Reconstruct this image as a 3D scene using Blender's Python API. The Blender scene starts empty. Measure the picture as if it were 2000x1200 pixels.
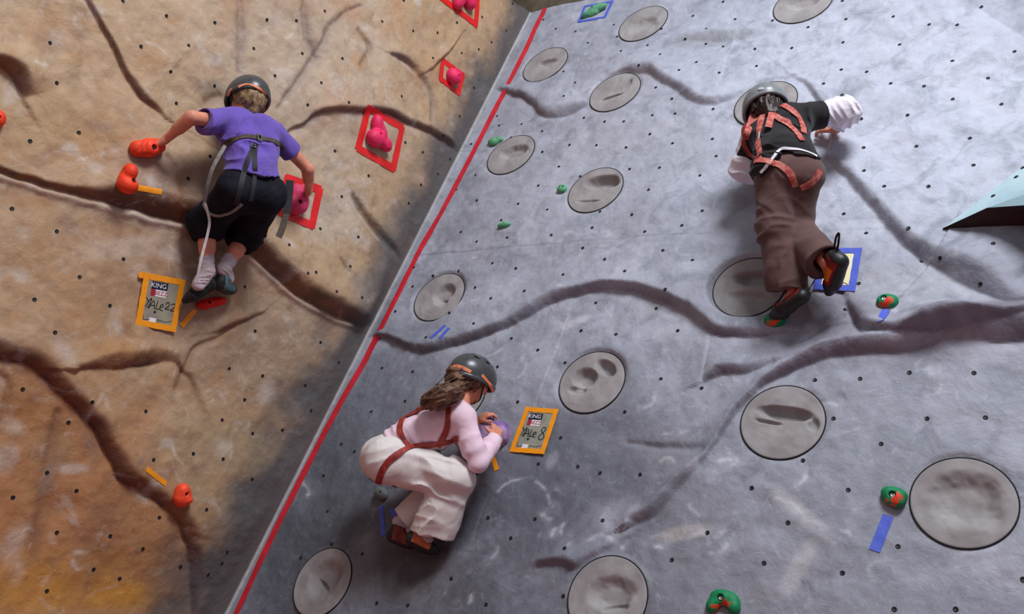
import bpy, bmesh, math, random
import numpy as np
from mathutils import Vector, Matrix
from mathutils.bvhtree import BVHTree
random.seed(7)
PI = math.pi
S = bpy.context.scene
COL = S.collection

# ------------------------------------------------------------------ camera
FPX = 1669.5
MW = np.array([[0.82073446, 0.01556487, -0.57109779],
               [0.56320123, 0.14577763, 0.81335924],
               [0.09591311, -0.98919493, 0.11087857]])      # columns: image right, image down, forward
MW, _r = np.linalg.qr(MW); MW = MW * np.sign(np.diag(_r))
CAM = np.array([3.8003831, -3.0757586, 1.2323584])
cd = bpy.data.cameras.new('camera'); cam = bpy.data.objects.new('camera', cd); COL.objects.link(cam)
cd.sensor_width = 36.0; cd.lens = FPX / 2000.0 * 36.0; cd.clip_start = 0.05; cd.clip_end = 100
m3 = Matrix(((MW[0][0], -MW[0][1], -MW[0][2]), (MW[1][0], -MW[1][1], -MW[1][2]), (MW[2][0], -MW[2][1], -MW[2][2])))
cam.matrix_world = Matrix.Translation(Vector(CAM)) @ m3.to_4x4()
S.camera = cam
# ------------------------------------------------------------------ view, world, lights
S.view_settings.view_transform = 'Standard'; S.view_settings.look = 'None'
S.view_settings.exposure = 0.0; S.view_settings.gamma = 1.0; S.view_settings.use_curve_mapping = False
wd = bpy.data.worlds.new('world'); S.world = wd; wd.use_nodes = True
wd.node_tree.nodes['Background'].inputs[0].default_value = (0.62, 0.66, 0.80, 1)
wd.node_tree.nodes['Background'].inputs[1].default_value = 0.30

def area(name, loc, target, sx, sy, power, col):
    l = bpy.data.lights.new(name, 'AREA'); l.shape = 'RECTANGLE'; l.size = sx; l.size_y = sy
    l.energy = power; l.color = col
    o = bpy.data.objects.new(name, l); COL.objects.link(o); o.location = loc
    o.rotation_euler = (Vector(target) - Vector(loc)).to_track_quat('-Z', 'Y').to_euler()
    return o
area('skylight', (4.6, -1.6, 8.0), (1.8, 0.6, 1.8), 2.4, 1.8, 600, (0.90, 0.93, 1.0))
area('warm_fill_light', (3.2, -5.2, 5.2), (0.6, 0.0, 1.8), 3.0, 2.0, 22, (1.0, 0.93, 0.85))  # unseen warm fill added behind the camera

# ------------------------------------------------------------------ frame of the place
def nrm(v): v = np.asarray(v, float); return v / np.linalg.norm(v)
T27 = math.radians(27); W94 = math.radians(94)
NR = np.array([0.0, -math.cos(T27), math.sin(T27)])                # right wall: slab leaning back
CD = np.array([0.0, math.sin(T27), math.cos(T27)])                 # up along the slab / the corner
NL = nrm([0.99756405, -0.06215347, 0.03166878])                    # left wall: upright
HL = nrm(np.cross(NL, [0, 0, 1.0])); HL = -HL if HL[1] > 0 else HL  # level, away from the corner
UX = np.array([1.0, 0, 0]); ZZ = np.array([0, 0, 1.0])
VL = np.cross(HL, NL); VL = VL if VL[2] > 0 else -VL                # up in the left wall plane
def ray(px, py): return MW @ np.array([(px - 1000) / FPX, (py - 600) / FPX, 1.0])
def onw(px, py, N, d=0.0):
    r = ray(px, py); return CAM + r * ((d - N @ CAM) / (N @ r))
def PR(px, py, d=0.0): return onw(px, py, NR, d)
def PL(px, py, d=0.0): return onw(px, py, NL, d)
def uvR(px, py): p = PR(px, py); return np.array([p[0], p @ CD])
LB = np.linalg.inv(np.array([[HL @ HL, HL @ CD], [HL @ CD, CD @ CD]]))
def uvL(px, py):                                                    # orthonormal (s, t) in left plane
    p = PL(px, py); return np.array([p @ HL, p @ VL])

# ------------------------------------------------------------------ object helpers
def new_mesh(name, verts, faces, mat=None, parent=None, smooth=True, colors=None):
    me = bpy.data.meshes.new(name)
    verts = np.asarray(verts, dtype=np.float32)
    if isinstance(faces, np.ndarray) and faces.ndim == 2:
        n, k = faces.shape
        me.vertices.add(len(verts)); me.vertices.foreach_set('co', verts.ravel())
        me.loops.add(n * k); me.loops.foreach_set('vertex_index', faces.astype(np.int32).ravel())
        me.polygons.add(n); me.polygons.foreach_set('loop_start', np.arange(0, n * k, k, dtype=np.int32))
        me.polygons.foreach_set('loop_total', np.full(n, k, dtype=np.int32))
        me.update(calc_edges=True)
    else:
        me.from_pydata([tuple(map(float, v)) for v in verts], [], [tuple(f) for f in faces]); me.update()
    if smooth: me.polygons.foreach_set('use_smooth', np.ones(len(me.polygons), dtype=bool))
    if colors is not None:
        ca = me.color_attributes.new('paint', 'FLOAT_COLOR', 'POINT')
        c4 = np.ones((len(verts), 4), np.float32); c4[:, :colors.shape[1]] = colors
        ca.data.foreach_set('color', c4.ravel())
    if mat: me.materials.append(mat)
    o = bpy.data.objects.new(name, me); COL.objects.link(o)
    if parent: o.parent = parent; o.matrix_parent_inverse = Matrix.Translation(-parent.location)
    return o
def tag(o, label=None, cat=None, group=None, kind=None):
    if label: o['label'] = label
    if cat: o['category'] = cat
    if group: o['group'] = group
    if kind: o['kind'] = kind
    return o
def empty(name, loc):
    o = bpy.data.objects.new(name, None); COL.objects.link(o); o.location = loc; o.empty_display_size = 0.05
    return o

# ------------------------------------------------------------------ noise
_rng = np.random.RandomState(3); _T = _rng.rand(64, 64, 64).astype(np.float32)
def vnoise(p):
    p = np.asarray(p, np.float32); i = np.floor(p).astype(int); f = p - i; f = f * f * (3 - 2 * f)
    x0, y0, z0 = (i[..., 0] & 63), (i[..., 1] & 63), (i[..., 2] & 63); x1, y1, z1 = (x0 + 1) & 63, (y0 + 1) & 63, (z0 + 1) & 63
    fx, fy, fz = f[..., 0], f[..., 1], f[..., 2]
    a = _T[x0, y0, z0] * (1 - fx) + _T[x1, y0, z0] * fx; b = _T[x0, y1, z0] * (1 - fx) + _T[x1, y1, z0] * fx
    c = _T[x0, y0, z1] * (1 - fx) + _T[x1, y0, z1] * fx; d = _T[x0, y1, z1] * (1 - fx) + _T[x1, y1, z1] * fx
    return (a * (1 - fy) + b * fy) * (1 - fz) + (c * (1 - fy) + d * fy) * fz
def fbm(p, o=4):
    s = 0; a = 0.5; t = 0
    for k in range(o): s = s + a * vnoise(p * (2 ** k) + 17.3 * k); t += a; a *= 0.55
    return s / t
def sstep(a, b, x): t = np.clip((x - a) / (b - a), 0, 1); return t * t * (3 - 2 * t)

# ------------------------------------------------------------------ materials
def s2l(c):
    c = np.array(c, float) / 255.0
    return tuple(np.where(c <= 0.04045, c / 12.92, ((c + 0.055) / 1.055) ** 2.4)) 
def mat(name, rgb, rough=0.6, spec=0.4, var=0.0, vscale=30, bump=0.0, bscale=200, metal=0.0, rgb2=None, sheen=0.0, sss=0.0, stretch=None, crumple=0.0):
    m = bpy.data.materials.new(name); m.use_nodes = True; nt = m.node_tree; b = nt.nodes['Principled BSDF']
    b.inputs['Roughness'].default_value = rough; b.inputs['Metallic'].default_value = metal
    b.inputs['Specular IOR Level'].default_value = spec
    c = tuple(rgb) + (1,) ; b.inputs['Base Color'].default_value = c
    if sheen: b.inputs['Sheen Weight'].default_value = sheen
    if sss:
        b.inputs['Subsurface Weight'].default_value = sss; b.inputs['Subsurface Radius'].default_value = (0.012, 0.004, 0.002)
        b.inputs['Subsurface Scale'].default_value = 1.0
    tc = nt.nodes.new('ShaderNodeTexCoord'); src = tc.outputs['Object']
    if stretch:
        mp = nt.nodes.new('ShaderNodeMapping'); mp.inputs['Scale'].default_value = stretch
        nt.links.new(src, mp.inputs[0]); src = mp.outputs[0]
    if var or rgb2:
        n = nt.nodes.new('ShaderNodeTexNoise'); n.inputs['Scale'].default_value = vscale; n.inputs['Detail'].default_value = 5
        nt.links.new(src, n.inputs['Vector'])
        r = nt.nodes.new('ShaderNodeValToRGB'); nt.links.new(n.outputs['Fac'], r.inputs['Fac'])
        c2 = tuple(rgb2) if rgb2 else tuple(min(1, x * (1 + var)) for x in rgb)
        c1 = tuple(rgb) if rgb2 else tuple(x * (1 - var) for x in rgb)
        r.color_ramp.elements[0].position = 0.38; r.color_ramp.elements[0].color = c1 + (1,)
        r.color_ramp.elements[1].position = 0.62; r.color_ramp.elements[1].color = c2 + (1,)
        nt.links.new(r.outputs['Color'], b.inputs['Base Color'])
    if bump:
        n2 = nt.nodes.new('ShaderNodeTexNoise'); n2.inputs['Scale'].default_value = bscale; n2.inputs['Detail'].default_value = 4
        nt.links.new(src, n2.inputs['Vector'])
        bp = nt.nodes.new('ShaderNodeBump'); bp.inputs['Strength'].default_value = bump; bp.inputs['Distance'].default_value = 0.004
        nt.links.new(n2.outputs['Fac'], bp.inputs['Height']); nt.links.new(bp.outputs['Normal'], b.inputs['Normal'])
        if crumple:
            n3 = nt.nodes.new('ShaderNodeTexNoise'); n3.inputs['Scale'].default_value = 6.5; n3.inputs['Detail'].default_value = 2; n3.inputs['Distortion'].default_value = 1.0
            nt.links.new(src, n3.inputs['Vector']); b3 = nt.nodes.new('ShaderNodeBump'); b3.inputs['Strength'].default_value = crumple; b3.inputs['Distance'].default_value = .03
            nt.links.new(n3.outputs['Fac'], b3.inputs['Height']); nt.links.new(b3.outputs['Normal'], bp.inputs['Normal'])
    return m

def wall_material(name, warm):
    m = bpy.data.materials.new(name); m.use_nodes = True; nt = m.node_tree; L = nt.links; b = nt.nodes['Principled BSDF']
    b.inputs['Roughness'].default_value = 0.62; b.inputs['Specular IOR Level'].default_value = 0.35
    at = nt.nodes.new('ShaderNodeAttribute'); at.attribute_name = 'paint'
    tc = nt.nodes.new('ShaderNodeTexCoord')
    def noise(sc, det=6, rough=0.6, dist=0.0, stretch=None):
        n = nt.nodes.new('ShaderNodeTexNoise'); n.inputs['Scale'].default_value = sc; n.inputs['Detail'].default_value = det
        n.inputs['Roughness'].default_value = rough; n.inputs['Distortion'].default_value = dist
        if stretch:
            mp = nt.nodes.new('ShaderNodeMapping'); mp.inputs['Scale'].default_value = stretch; L.new(tc.outputs['Object'], mp.inputs[0]); L.new(mp.outputs[0], n.inputs['Vector'])
        else: L.new(tc.outputs['Object'], n.inputs['Vector'])
        return n.outputs['Fac']
    def ramp(f, a, b_, v0=0.0, v1=1.0):
        r = nt.nodes.new('ShaderNodeMapRange'); r.inputs['From Min'].default_value = a; r.inputs['From Max'].default_value = b_
        r.inputs['To Min'].default_value = v0; r.inputs['To Max'].default_value = v1; L.new(f, r.inputs['Value']); return r.outputs[0]
    def mix(f, a, bb, mode='MIX'):
        x = nt.nodes.new('ShaderNodeMix'); x.data_type = 'RGBA'; x.blend_type = mode
        if isinstance(f, float): x.inputs[0].default_value = f
        else:
            mu = nt.nodes.new('ShaderNodeMath'); mu.operation = 'MULTIPLY'; L.new(f, mu.inputs[0]); L.new(at.outputs['Alpha'], mu.inputs[1]); L.new(mu.outputs[0], x.inputs[0])
        for s, v in ((x.inputs[6], a), (x.inputs[7], bb)):
            if isinstance(v, tuple): s.default_value = v
            else: L.new(v, s)
        return x.outputs[2]
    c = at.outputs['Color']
    if warm:
        c = mix(ramp(noise(3.2, 5, .6, .6), .5, .72, 0, .55), c, (0.42, 0.20, 0.085, 1))
        c = mix(ramp(noise(4.7, 6, .65, .9, (1, 1, 1.3)), .56, .72, 0, .45), c, (0.60, 0.56, 0.52, 1))
        c = mix(ramp(noise(11, 5, .6, .4), .52, .75, 0, .40), c, (0.16, 0.085, 0.05, 1))
        c = mix(ramp(noise(26, 4, .7, .8), .6, .75, 0, .35), c, (0.66, 0.60, 0.55, 1))
    else:
        c = mix(ramp(noise(2.6, 6, .62, .7), .48, .70, 0, .50), c, (0.52, 0.52, 0.60, 1))
        c = mix(ramp(noise(5.5, 6, .65, .8), .50, .70, 0, .55), c, (0.12, 0.135, 0.16, 1))
        c = mix(ramp(noise(14, 5, .7, 1.2), .58, .78, 0, .45), c, (0.62, 0.62, 0.68, 1))
        c = mix(ramp(noise(34, 5, .75, .6), .60, .74, 0, .45), c, (0.60, 0.61, 0.66, 1))
        c = mix(ramp(noise(3.9, 4, .55, .3), .58, .74, 0, .25), c, (0.26, 0.22, 0.20, 1))
    # chalk specks
    c = mix(ramp(noise(150, 2, .5), .72, .78, 0, .5), c, (0.75, 0.73, 0.72, 1))
    L.new(c, b.inputs['Base Color'])
    # plaster bump
    h1 = noise(9, 8, .62, .4); h2 = noise(70, 5, .6)
    add = nt.nodes.new('ShaderNodeMath'); add.operation = 'MULTIPLY_ADD'; L.new(h2, add.inputs[0]); add.inputs[1].default_value = 0.12; L.new(h1, add.inputs[2])
    bp = nt.nodes.new('ShaderNodeBump'); bp.inputs['Strength'].default_value = 0.55; bp.inputs['Distance'].default_value = 0.02
    L.new(add.outputs[0], bp.inputs['Height']); L.new(bp.outputs['Normal'], b.inputs['Normal'])
    return m

# ------------------------------------------------------------------ wall relief
def poly_dist(P, poly):
    """P (n,2); poly list of rows (u,v,w,h). returns signed dist (+ on the left of travel), interpolated w,h, arclength factor"""
    best = np.full(len(P), 1e9); sg = np.zeros(len(P)); W = np.zeros(len(P)); H = np.zeros(len(P))
    poly = np.asarray(poly, float)
    for k in range(len(poly) - 1):
        a, b = poly[k], poly[k + 1]; d = b[:2] - a[:2]; L2 = d @ d
        tr = ((P - a[:2]) @ d) / L2; t = np.clip(tr, 0, 1); q = a[:2] + t[:, None] * d; r = P - q
        ds = np.hypot(r[:, 0], r[:, 1]); c = d[0] * (P[:, 1] - a[1]) - d[1] * (P[:, 0] - a[0])
        m = ds < best - 1e-9; best[m] = ds[m]; sg[m] = np.sign(c[m]); W[m] = (a[2] + t * (b[2] - a[2]))[m]; H[m] = (a[3] + t * (b[3] - a[3]))[m]
    return best * sg, W, H
def smooth_poly(rows, n=6):
    rows = np.asarray(rows, float); out = []
    for i in range(len(rows) - 1):
        p0 = rows[max(i - 1, 0)]; p1 = rows[i]; p2 = rows[i + 1]; p3 = rows[min(i + 2, len(rows) - 1)]
        for k in range(n):
            t = k / n; out.append(0.5 * ((2 * p1) + (-p0 + p2) * t + (2 * p0 - 5 * p1 + 4 * p2 - p3) * t * t + (-p0 + 3 * p1 - 3 * p2 + p3) * t ** 3))
    out.append(rows[-1]); return np.array(out)
def topoly(rows, uv, n=5):
    r = smooth_poly(rows, n); return np.array([[*uv(a, b), w / 340.0, h] for a, b, w, h in r])

def ledge(P, rows, uv, L=0.45, flip=1, lip=0.0):
    pl = topoly(rows, uv); sd, w, h = poly_dist(P, pl); sd = sd * flip
    w = np.maximum(w, 1e-3); x = sd
    up = np.sin(np.clip(x / w, 0, 1) * PI / 2); dec = np.exp(-np.clip((x - w), 0, None) / L)
    r = np.where(x > 0, up * dec, 0) * h * 1.25
    # fade beyond the ends of the line: nearest point is an endpoint
    if lip: r = r + lip * np.exp(-((x + 0.02) / 0.018) ** 2) * (h > 0.004)
    end = np.minimum(np.hypot(*(P - pl[0, :2]).T), np.hypot(*(P - pl[-1, :2]).T))
    return r, sd, w, h
def groove(P, rows, uv):
    pl = topoly(rows, uv); sd, w, h = poly_dist(P, pl); return -h * np.exp(-(sd / np.maximum(w, 2e-3)) ** 2), sd, w, h

# lines are (pixel x, pixel y, band width px, relief m), read off the photograph and cast on to the wall planes
LED_R = [
 dict(rows=[(965,172,10,.01),(1000,185,14,.03),(1035,203,18,.035),(1060,228,24,.04),(1098,229,26,.04),(1145,208,16,.03),(1175,180,10,.02),(1210,152,16,.025),(1245,143,20,.035),(1290,162,18,.04),(1340,195,18,.035),(1385,208,16,.03),(1430,195,14,.02),(1480,165,12,.014),(1530,150,8,.006)], L=.22),
 dict(rows=[(705,660,6,.01),(750,660,8,.03),(785,675,10,.035),(822,689,14,.04),(880,680,16,.04),(945,660,13,.045),(1010,632,14,.045),(1060,603,18,.045),(1110,582,12,.05),(1180,567,10,.05),(1250,573,12,.055),(1310,598,14,.055),(1360,630,16,.05),(1398,655,14,.04),(1450,658,14,.03),(1520,656,14,.02),(1560,650,10,.008)], L=.35),
 dict(rows=[(1240,1022,14,.03),(1285,1002,16,.035),(1335,948,14,.03),(1388,888,6,.02),(1430,825,7,.03),(1480,768,9,.035),(1545,727,14,.045),(1630,700,22,.05),(1760,693,24,.055),(1815,680,30,.06),(1850,670,34,.07),(1930,669,36,.07),(2100,672,38,.07)], L=.05),
 dict(rows=[(1650,585,10,.01),(1668,622,16,.04),(1690,652,16,.05),(1745,667,14,.05),(1850,660,20,.05),(1960,640,26,.04),(2080,625,20,.03)], L=.30),
 dict(rows=[(1545,145,6,.006),(1575,168,8,.02),(1600,205,10,.025),(1618,250,10,.02),(1618,310,12,.03),(1660,355,14,.035),(1705,410,16,.04),(1750,465,18,.045),(1800,510,24,.05),(1870,560,34,.06),(1920,590,34,.05),(1975,612,20,.03),(2060,618,10,.02)], L=.35),
 dict(rows=[(1372,748,6,.01),(1405,738,14,.03),(1460,730,16,.03),(1508,711,12,.012)], L=.06),
 dict(rows=[(1030,1128,6,.01),(1052,1108,10,.02),(1090,1104,12,.025),(1120,1116,14,.03),(1160,1092,12,.02),(1215,1055,8,.006)], L=.07),
 dict(rows=[(865,735,4,.003),(1310,75,4,.0)], L=.1) if False else dict(rows=[(1290,98,10,.0),(1340,84,26,.018),(1430,80,30,.018),(1510,68,10,.0)], L=.04),
]
LED_L = [
 dict(rows=[(-60,318,12,.03),(0,336,9,.03),(60,357,9,.035),(120,377,10,.035),(160,386,16,.045),(210,398,34,.06),(260,412,40,.07),(320,432,44,.08),(380,440,44,.08),(440,462,40,.08),(490,498,34,.08),(540,545,32,.08),(590,586,32,.085),(640,612,32,.085),(690,632,28,.08),(726,638,22,.06)], L=.40, lip=.018),
 dict(rows=[(-60,680,24,.04),(0,700,26,.045),(45,712,26,.045),(90,748,24,.045),(135,792,22,.045),(175,835,22,.045),(205,885,24,.045),(228,935,26,.05),(270,958,22,.045),(310,985,22,.045),(345,1030,22,.045),(368,1085,22,.04),(376,1140,18,.03),(374,1210,14,.02)], L=.22),
 dict(rows=[(150,-30,5,.02),(185,35,5,.02),(215,95,5,.025),(245,155,7,.025),(270,195,11,.03),(308,222,7,.01)], L=.18, flip=-1),
 dict(rows=[(553,268,4,.006),(590,240,8,.025),(625,222,12,.035),(680,222,14,.035),(740,222,14,.035),(790,240,14,.03),(840,262,14,.035),(885,292,12,.03)], L=.22),
 dict(rows=[(-30,110,8,.03),(5,135,20,.06),(30,168,18,.05),(46,196,6,.01)], L=.10, flip=-1),
 dict(rows=[(145,722,10,.02),(200,722,26,.03),(260,716,28,.03),(330,708,22,.02),(352,716,6,.005)], L=.07),
 dict(rows=[(415,650,6,.006),(450,640,12,.02),(500,620,10,.015),(520,605,4,.004)], L=.08),
 dict(rows=[(820,145,4,.005),(850,128,10,.02),(880,100,8,.015),(905,62,4,.004)], L=.07),
 dict(rows=[(755,105,4,.005),(775,118,10,.02),(800,126,6,.006)], L=.06),
]
GR_R = [
 [(1113,612,1.6,.004),(1080,702,1.6,.004),(1045,796,1.6,.004)], [(960,962,1.8,.004),(940,1010,2,.005),(925,1062,1.6,.004)],
 [(1388,655,2,.005),(1378,700,2,.005),(1371,748,2,.005)], [(785,502,1.4,.004),(950,490,1.2,.003),(1390,459,1.2,.003)], [(1550,455,1.4,.004),(1730,449,1.4,.004)],
 [(860,1072,1.4,.003),(930,1082,1.4,.003),(1000,1090,1.2,.002)], [(1225,865,4,.01),(1290,875,6,.014),(1370,880,8,.014)], [(1655,600,3,.008),(1675,630,3,.01),(1690,665,3,.006)],
 [(1560,670,2,.006),(1600,650,3,.01),(1650,620,3,.008)],
]
GR_L = [
 [(686,385,6,.02),(710,425,10,.035),(745,465,10,.04),(782,512,6,.03)], [(462,-20,6,.02),(470,60,8,.02),(468,140,5,.01)],
 [(590,-20,6,.02),(594,50,8,.025),(612,105,7,.02),(622,112,4,.01)], [(705,10,4,.012),(655,45,7,.02),(615,110,7,.02),(575,170,7,.02),(540,215,4,.01)],
 [(350,715,4,.01),(380,755,5,.014),(400,810,4,.006)], [(110,810,6,.012),(95,920,8,.012),(65,1090,6,.006)], [(318,310,6,.012),(338,350,8,.014),(345,400,6,.01)],
 [(762,108,5,.02),(795,125,8,.035),(818,150,9,.035),(842,190,7,.025),(838,235,5,.012)], [(700,60,5,.015),(720,95,7,.02),(700,130,5,.01)], [(430,190,8,.02),(400,200,8,.02)], [(455,640,4,.01),(380,690,5,.02),(350,760,7,.02)], [(0,730,5,.01),(15,760,6,.012),(5,830,5,.01)],
 [(350,1015,2,.0),(372,1045,6,.01),(395,1050,3,.004)], [(655,505,3,.008),(668,530,4,.01)], [(640,930,3,.008),(650,760,3,.0)] ,
]
def blob(P, C, cu, cv, ru, rv, ang, col, a, soft=0.5, nz=None, namp=0.35):
    ca, sa = math.cos(ang), math.sin(ang); d = P - np.array([cu, cv]); x = (d[:, 0] * ca + d[:, 1] * sa) / ru; y = (-d[:, 0] * sa + d[:, 1] * ca) / rv
    r = np.hypot(x, y)
    if nz is not None: r = r + (nz - 0.5) * 2 * namp
    w = (1 - sstep(1 - soft, 1 + soft, r)) * a
    C[:] = C * (1 - w[:, None]) + np.array(col) * w[:, None]

def chalk(P, C, uv, fixed, col, nz, seed, n, box):
    r = random.Random(seed); L = [list(f) for f in fixed]
    for k in range(n):
        x, y = r.uniform(box[0], box[2]), r.uniform(box[1], box[3]); a = r.uniform(0, 6.3); R_ = r.uniform(6, 34); sp = r.uniform(.8, 3.2)
        L.append([(x + R_ * math.cos(a + sp * t / 4), y + R_ * .8 * math.sin(a + sp * t / 4)) for t in range(5)])
    for f in L:
        pl = topoly([(a, b, 1, 0) for a, b in f], uv, 3); lo = pl[:, :2].min(0) - .04; hi = pl[:, :2].max(0) + .04
        m = np.where((P[:, 0] > lo[0]) & (P[:, 0] < hi[0]) & (P[:, 1] > lo[1]) & (P[:, 1] < hi[1]))[0]
        if not len(m): continue
        sd, w, h = poly_dist(P[m], pl); wd_ = r.uniform(.004, .011); a = (np.exp(-(sd / wd_) ** 2) * r.uniform(.25, .6) + np.exp(-(sd / (wd_ * 3)) ** 2) * .12) * sstep(.35, .65, fbm(np.stack([P[m, 0], P[m, 1], P[m, 0] * 0 + seed], 1) * 24, 2))
        C[m] = C[m] * (1 - a[:, None]) + np.array(col) * a[:, None]

DISCS = [  # pixel centre and the dents in it: (x, y, rx, ry, angle, depth) in disc radii, y up the slab
 ((1881,982), [(.08,.05,.74,.66,-.3,.17)], 'pale round inset plate at the lower right, biggest in view, with a shallow bowl'),
 ((1528,825), [(.05,.22,.72,.20,-.05,.20),(.75,.0,.15,.2,.3,.1),(-.35,-.05,.4,.05,-.1,.07)], 'grey round inset plate with a horizontal dark slot, below the long curving ledge'),
 ((1156,747), [(-.25,.10,.42,.34,-.2,.20),(.30,.48,.38,.22,-.5,.20),(-.35,-.30,.30,.14,0,.1)], 'grey round inset plate with two dark finger pockets, right of the crouching climber'),
 ((1186,1168), [(.1,.1,.62,.42,.2,.12),(.3,-.2,.4,.12,.3,.08)], 'grey round inset plate cut by the bottom edge of the picture at centre'),
 ((630,1138), [(.05,.1,.58,.60,0,.13),(.0,-.05,.3,.08,-.4,.10)], 'dim grey round inset plate low down beside the red line, left of the shoes'),
 ((858,581), [(.15,.18,.46,.38,.2,.17),(.2,-.2,.3,.2,0,.12)], 'grey round inset plate with a blunt pocket above the two blue tape strips'),
 ((998,303), [(.12,.14,.62,.34,.1,.15)], 'grey round inset plate right below the small green hold near the red line'),
 ((1163,372), [(.18,.32,.72,.34,.0,.26),(-.1,-.5,.5,.05,.0,.05)], 'grey round inset plate with a deep oval scoop, beside the round green hold'),
 ((1065,127), [(.1,.10,.46,.20,.1,.10)], 'pale round inset plate highest on the left of the slab, touching no ledge'),
 ((1256,47), [(.0,-.1,.7,.5,.0,.07)], 'smooth pale round inset plate right of the blue tape frame at the top'),
 ((1201,181), [(-.05,-.25,.45,.08,.25,.14),(.45,.35,.12,.30,-.2,.10)], 'pale round inset plate with two narrow slots, under the arching upper ledge'),
 ((1463,562), [(.2,.32,.75,.26,.03,.22),(.15,-.35,.7,.22,-.1,.12)], 'grey round inset plate behind the trouser leg of the right climber'),
 ((1495,203), [(.0,.0,.5,.4,0,.08)], 'pale round inset plate behind the head of the right climber'),
 ((1568,8), [(.0,.1,.6,.4,.0,.12)], 'pale round inset plate cut by the top edge of the picture'),
 ((893,775), [(.0,.0,.5,.4,0,.08)], 'grey round inset plate mostly hidden behind the crouching climber in pink'),
]
RD = 0.178
ZTOP = 4.32; ZBOT = -0.42

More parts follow.
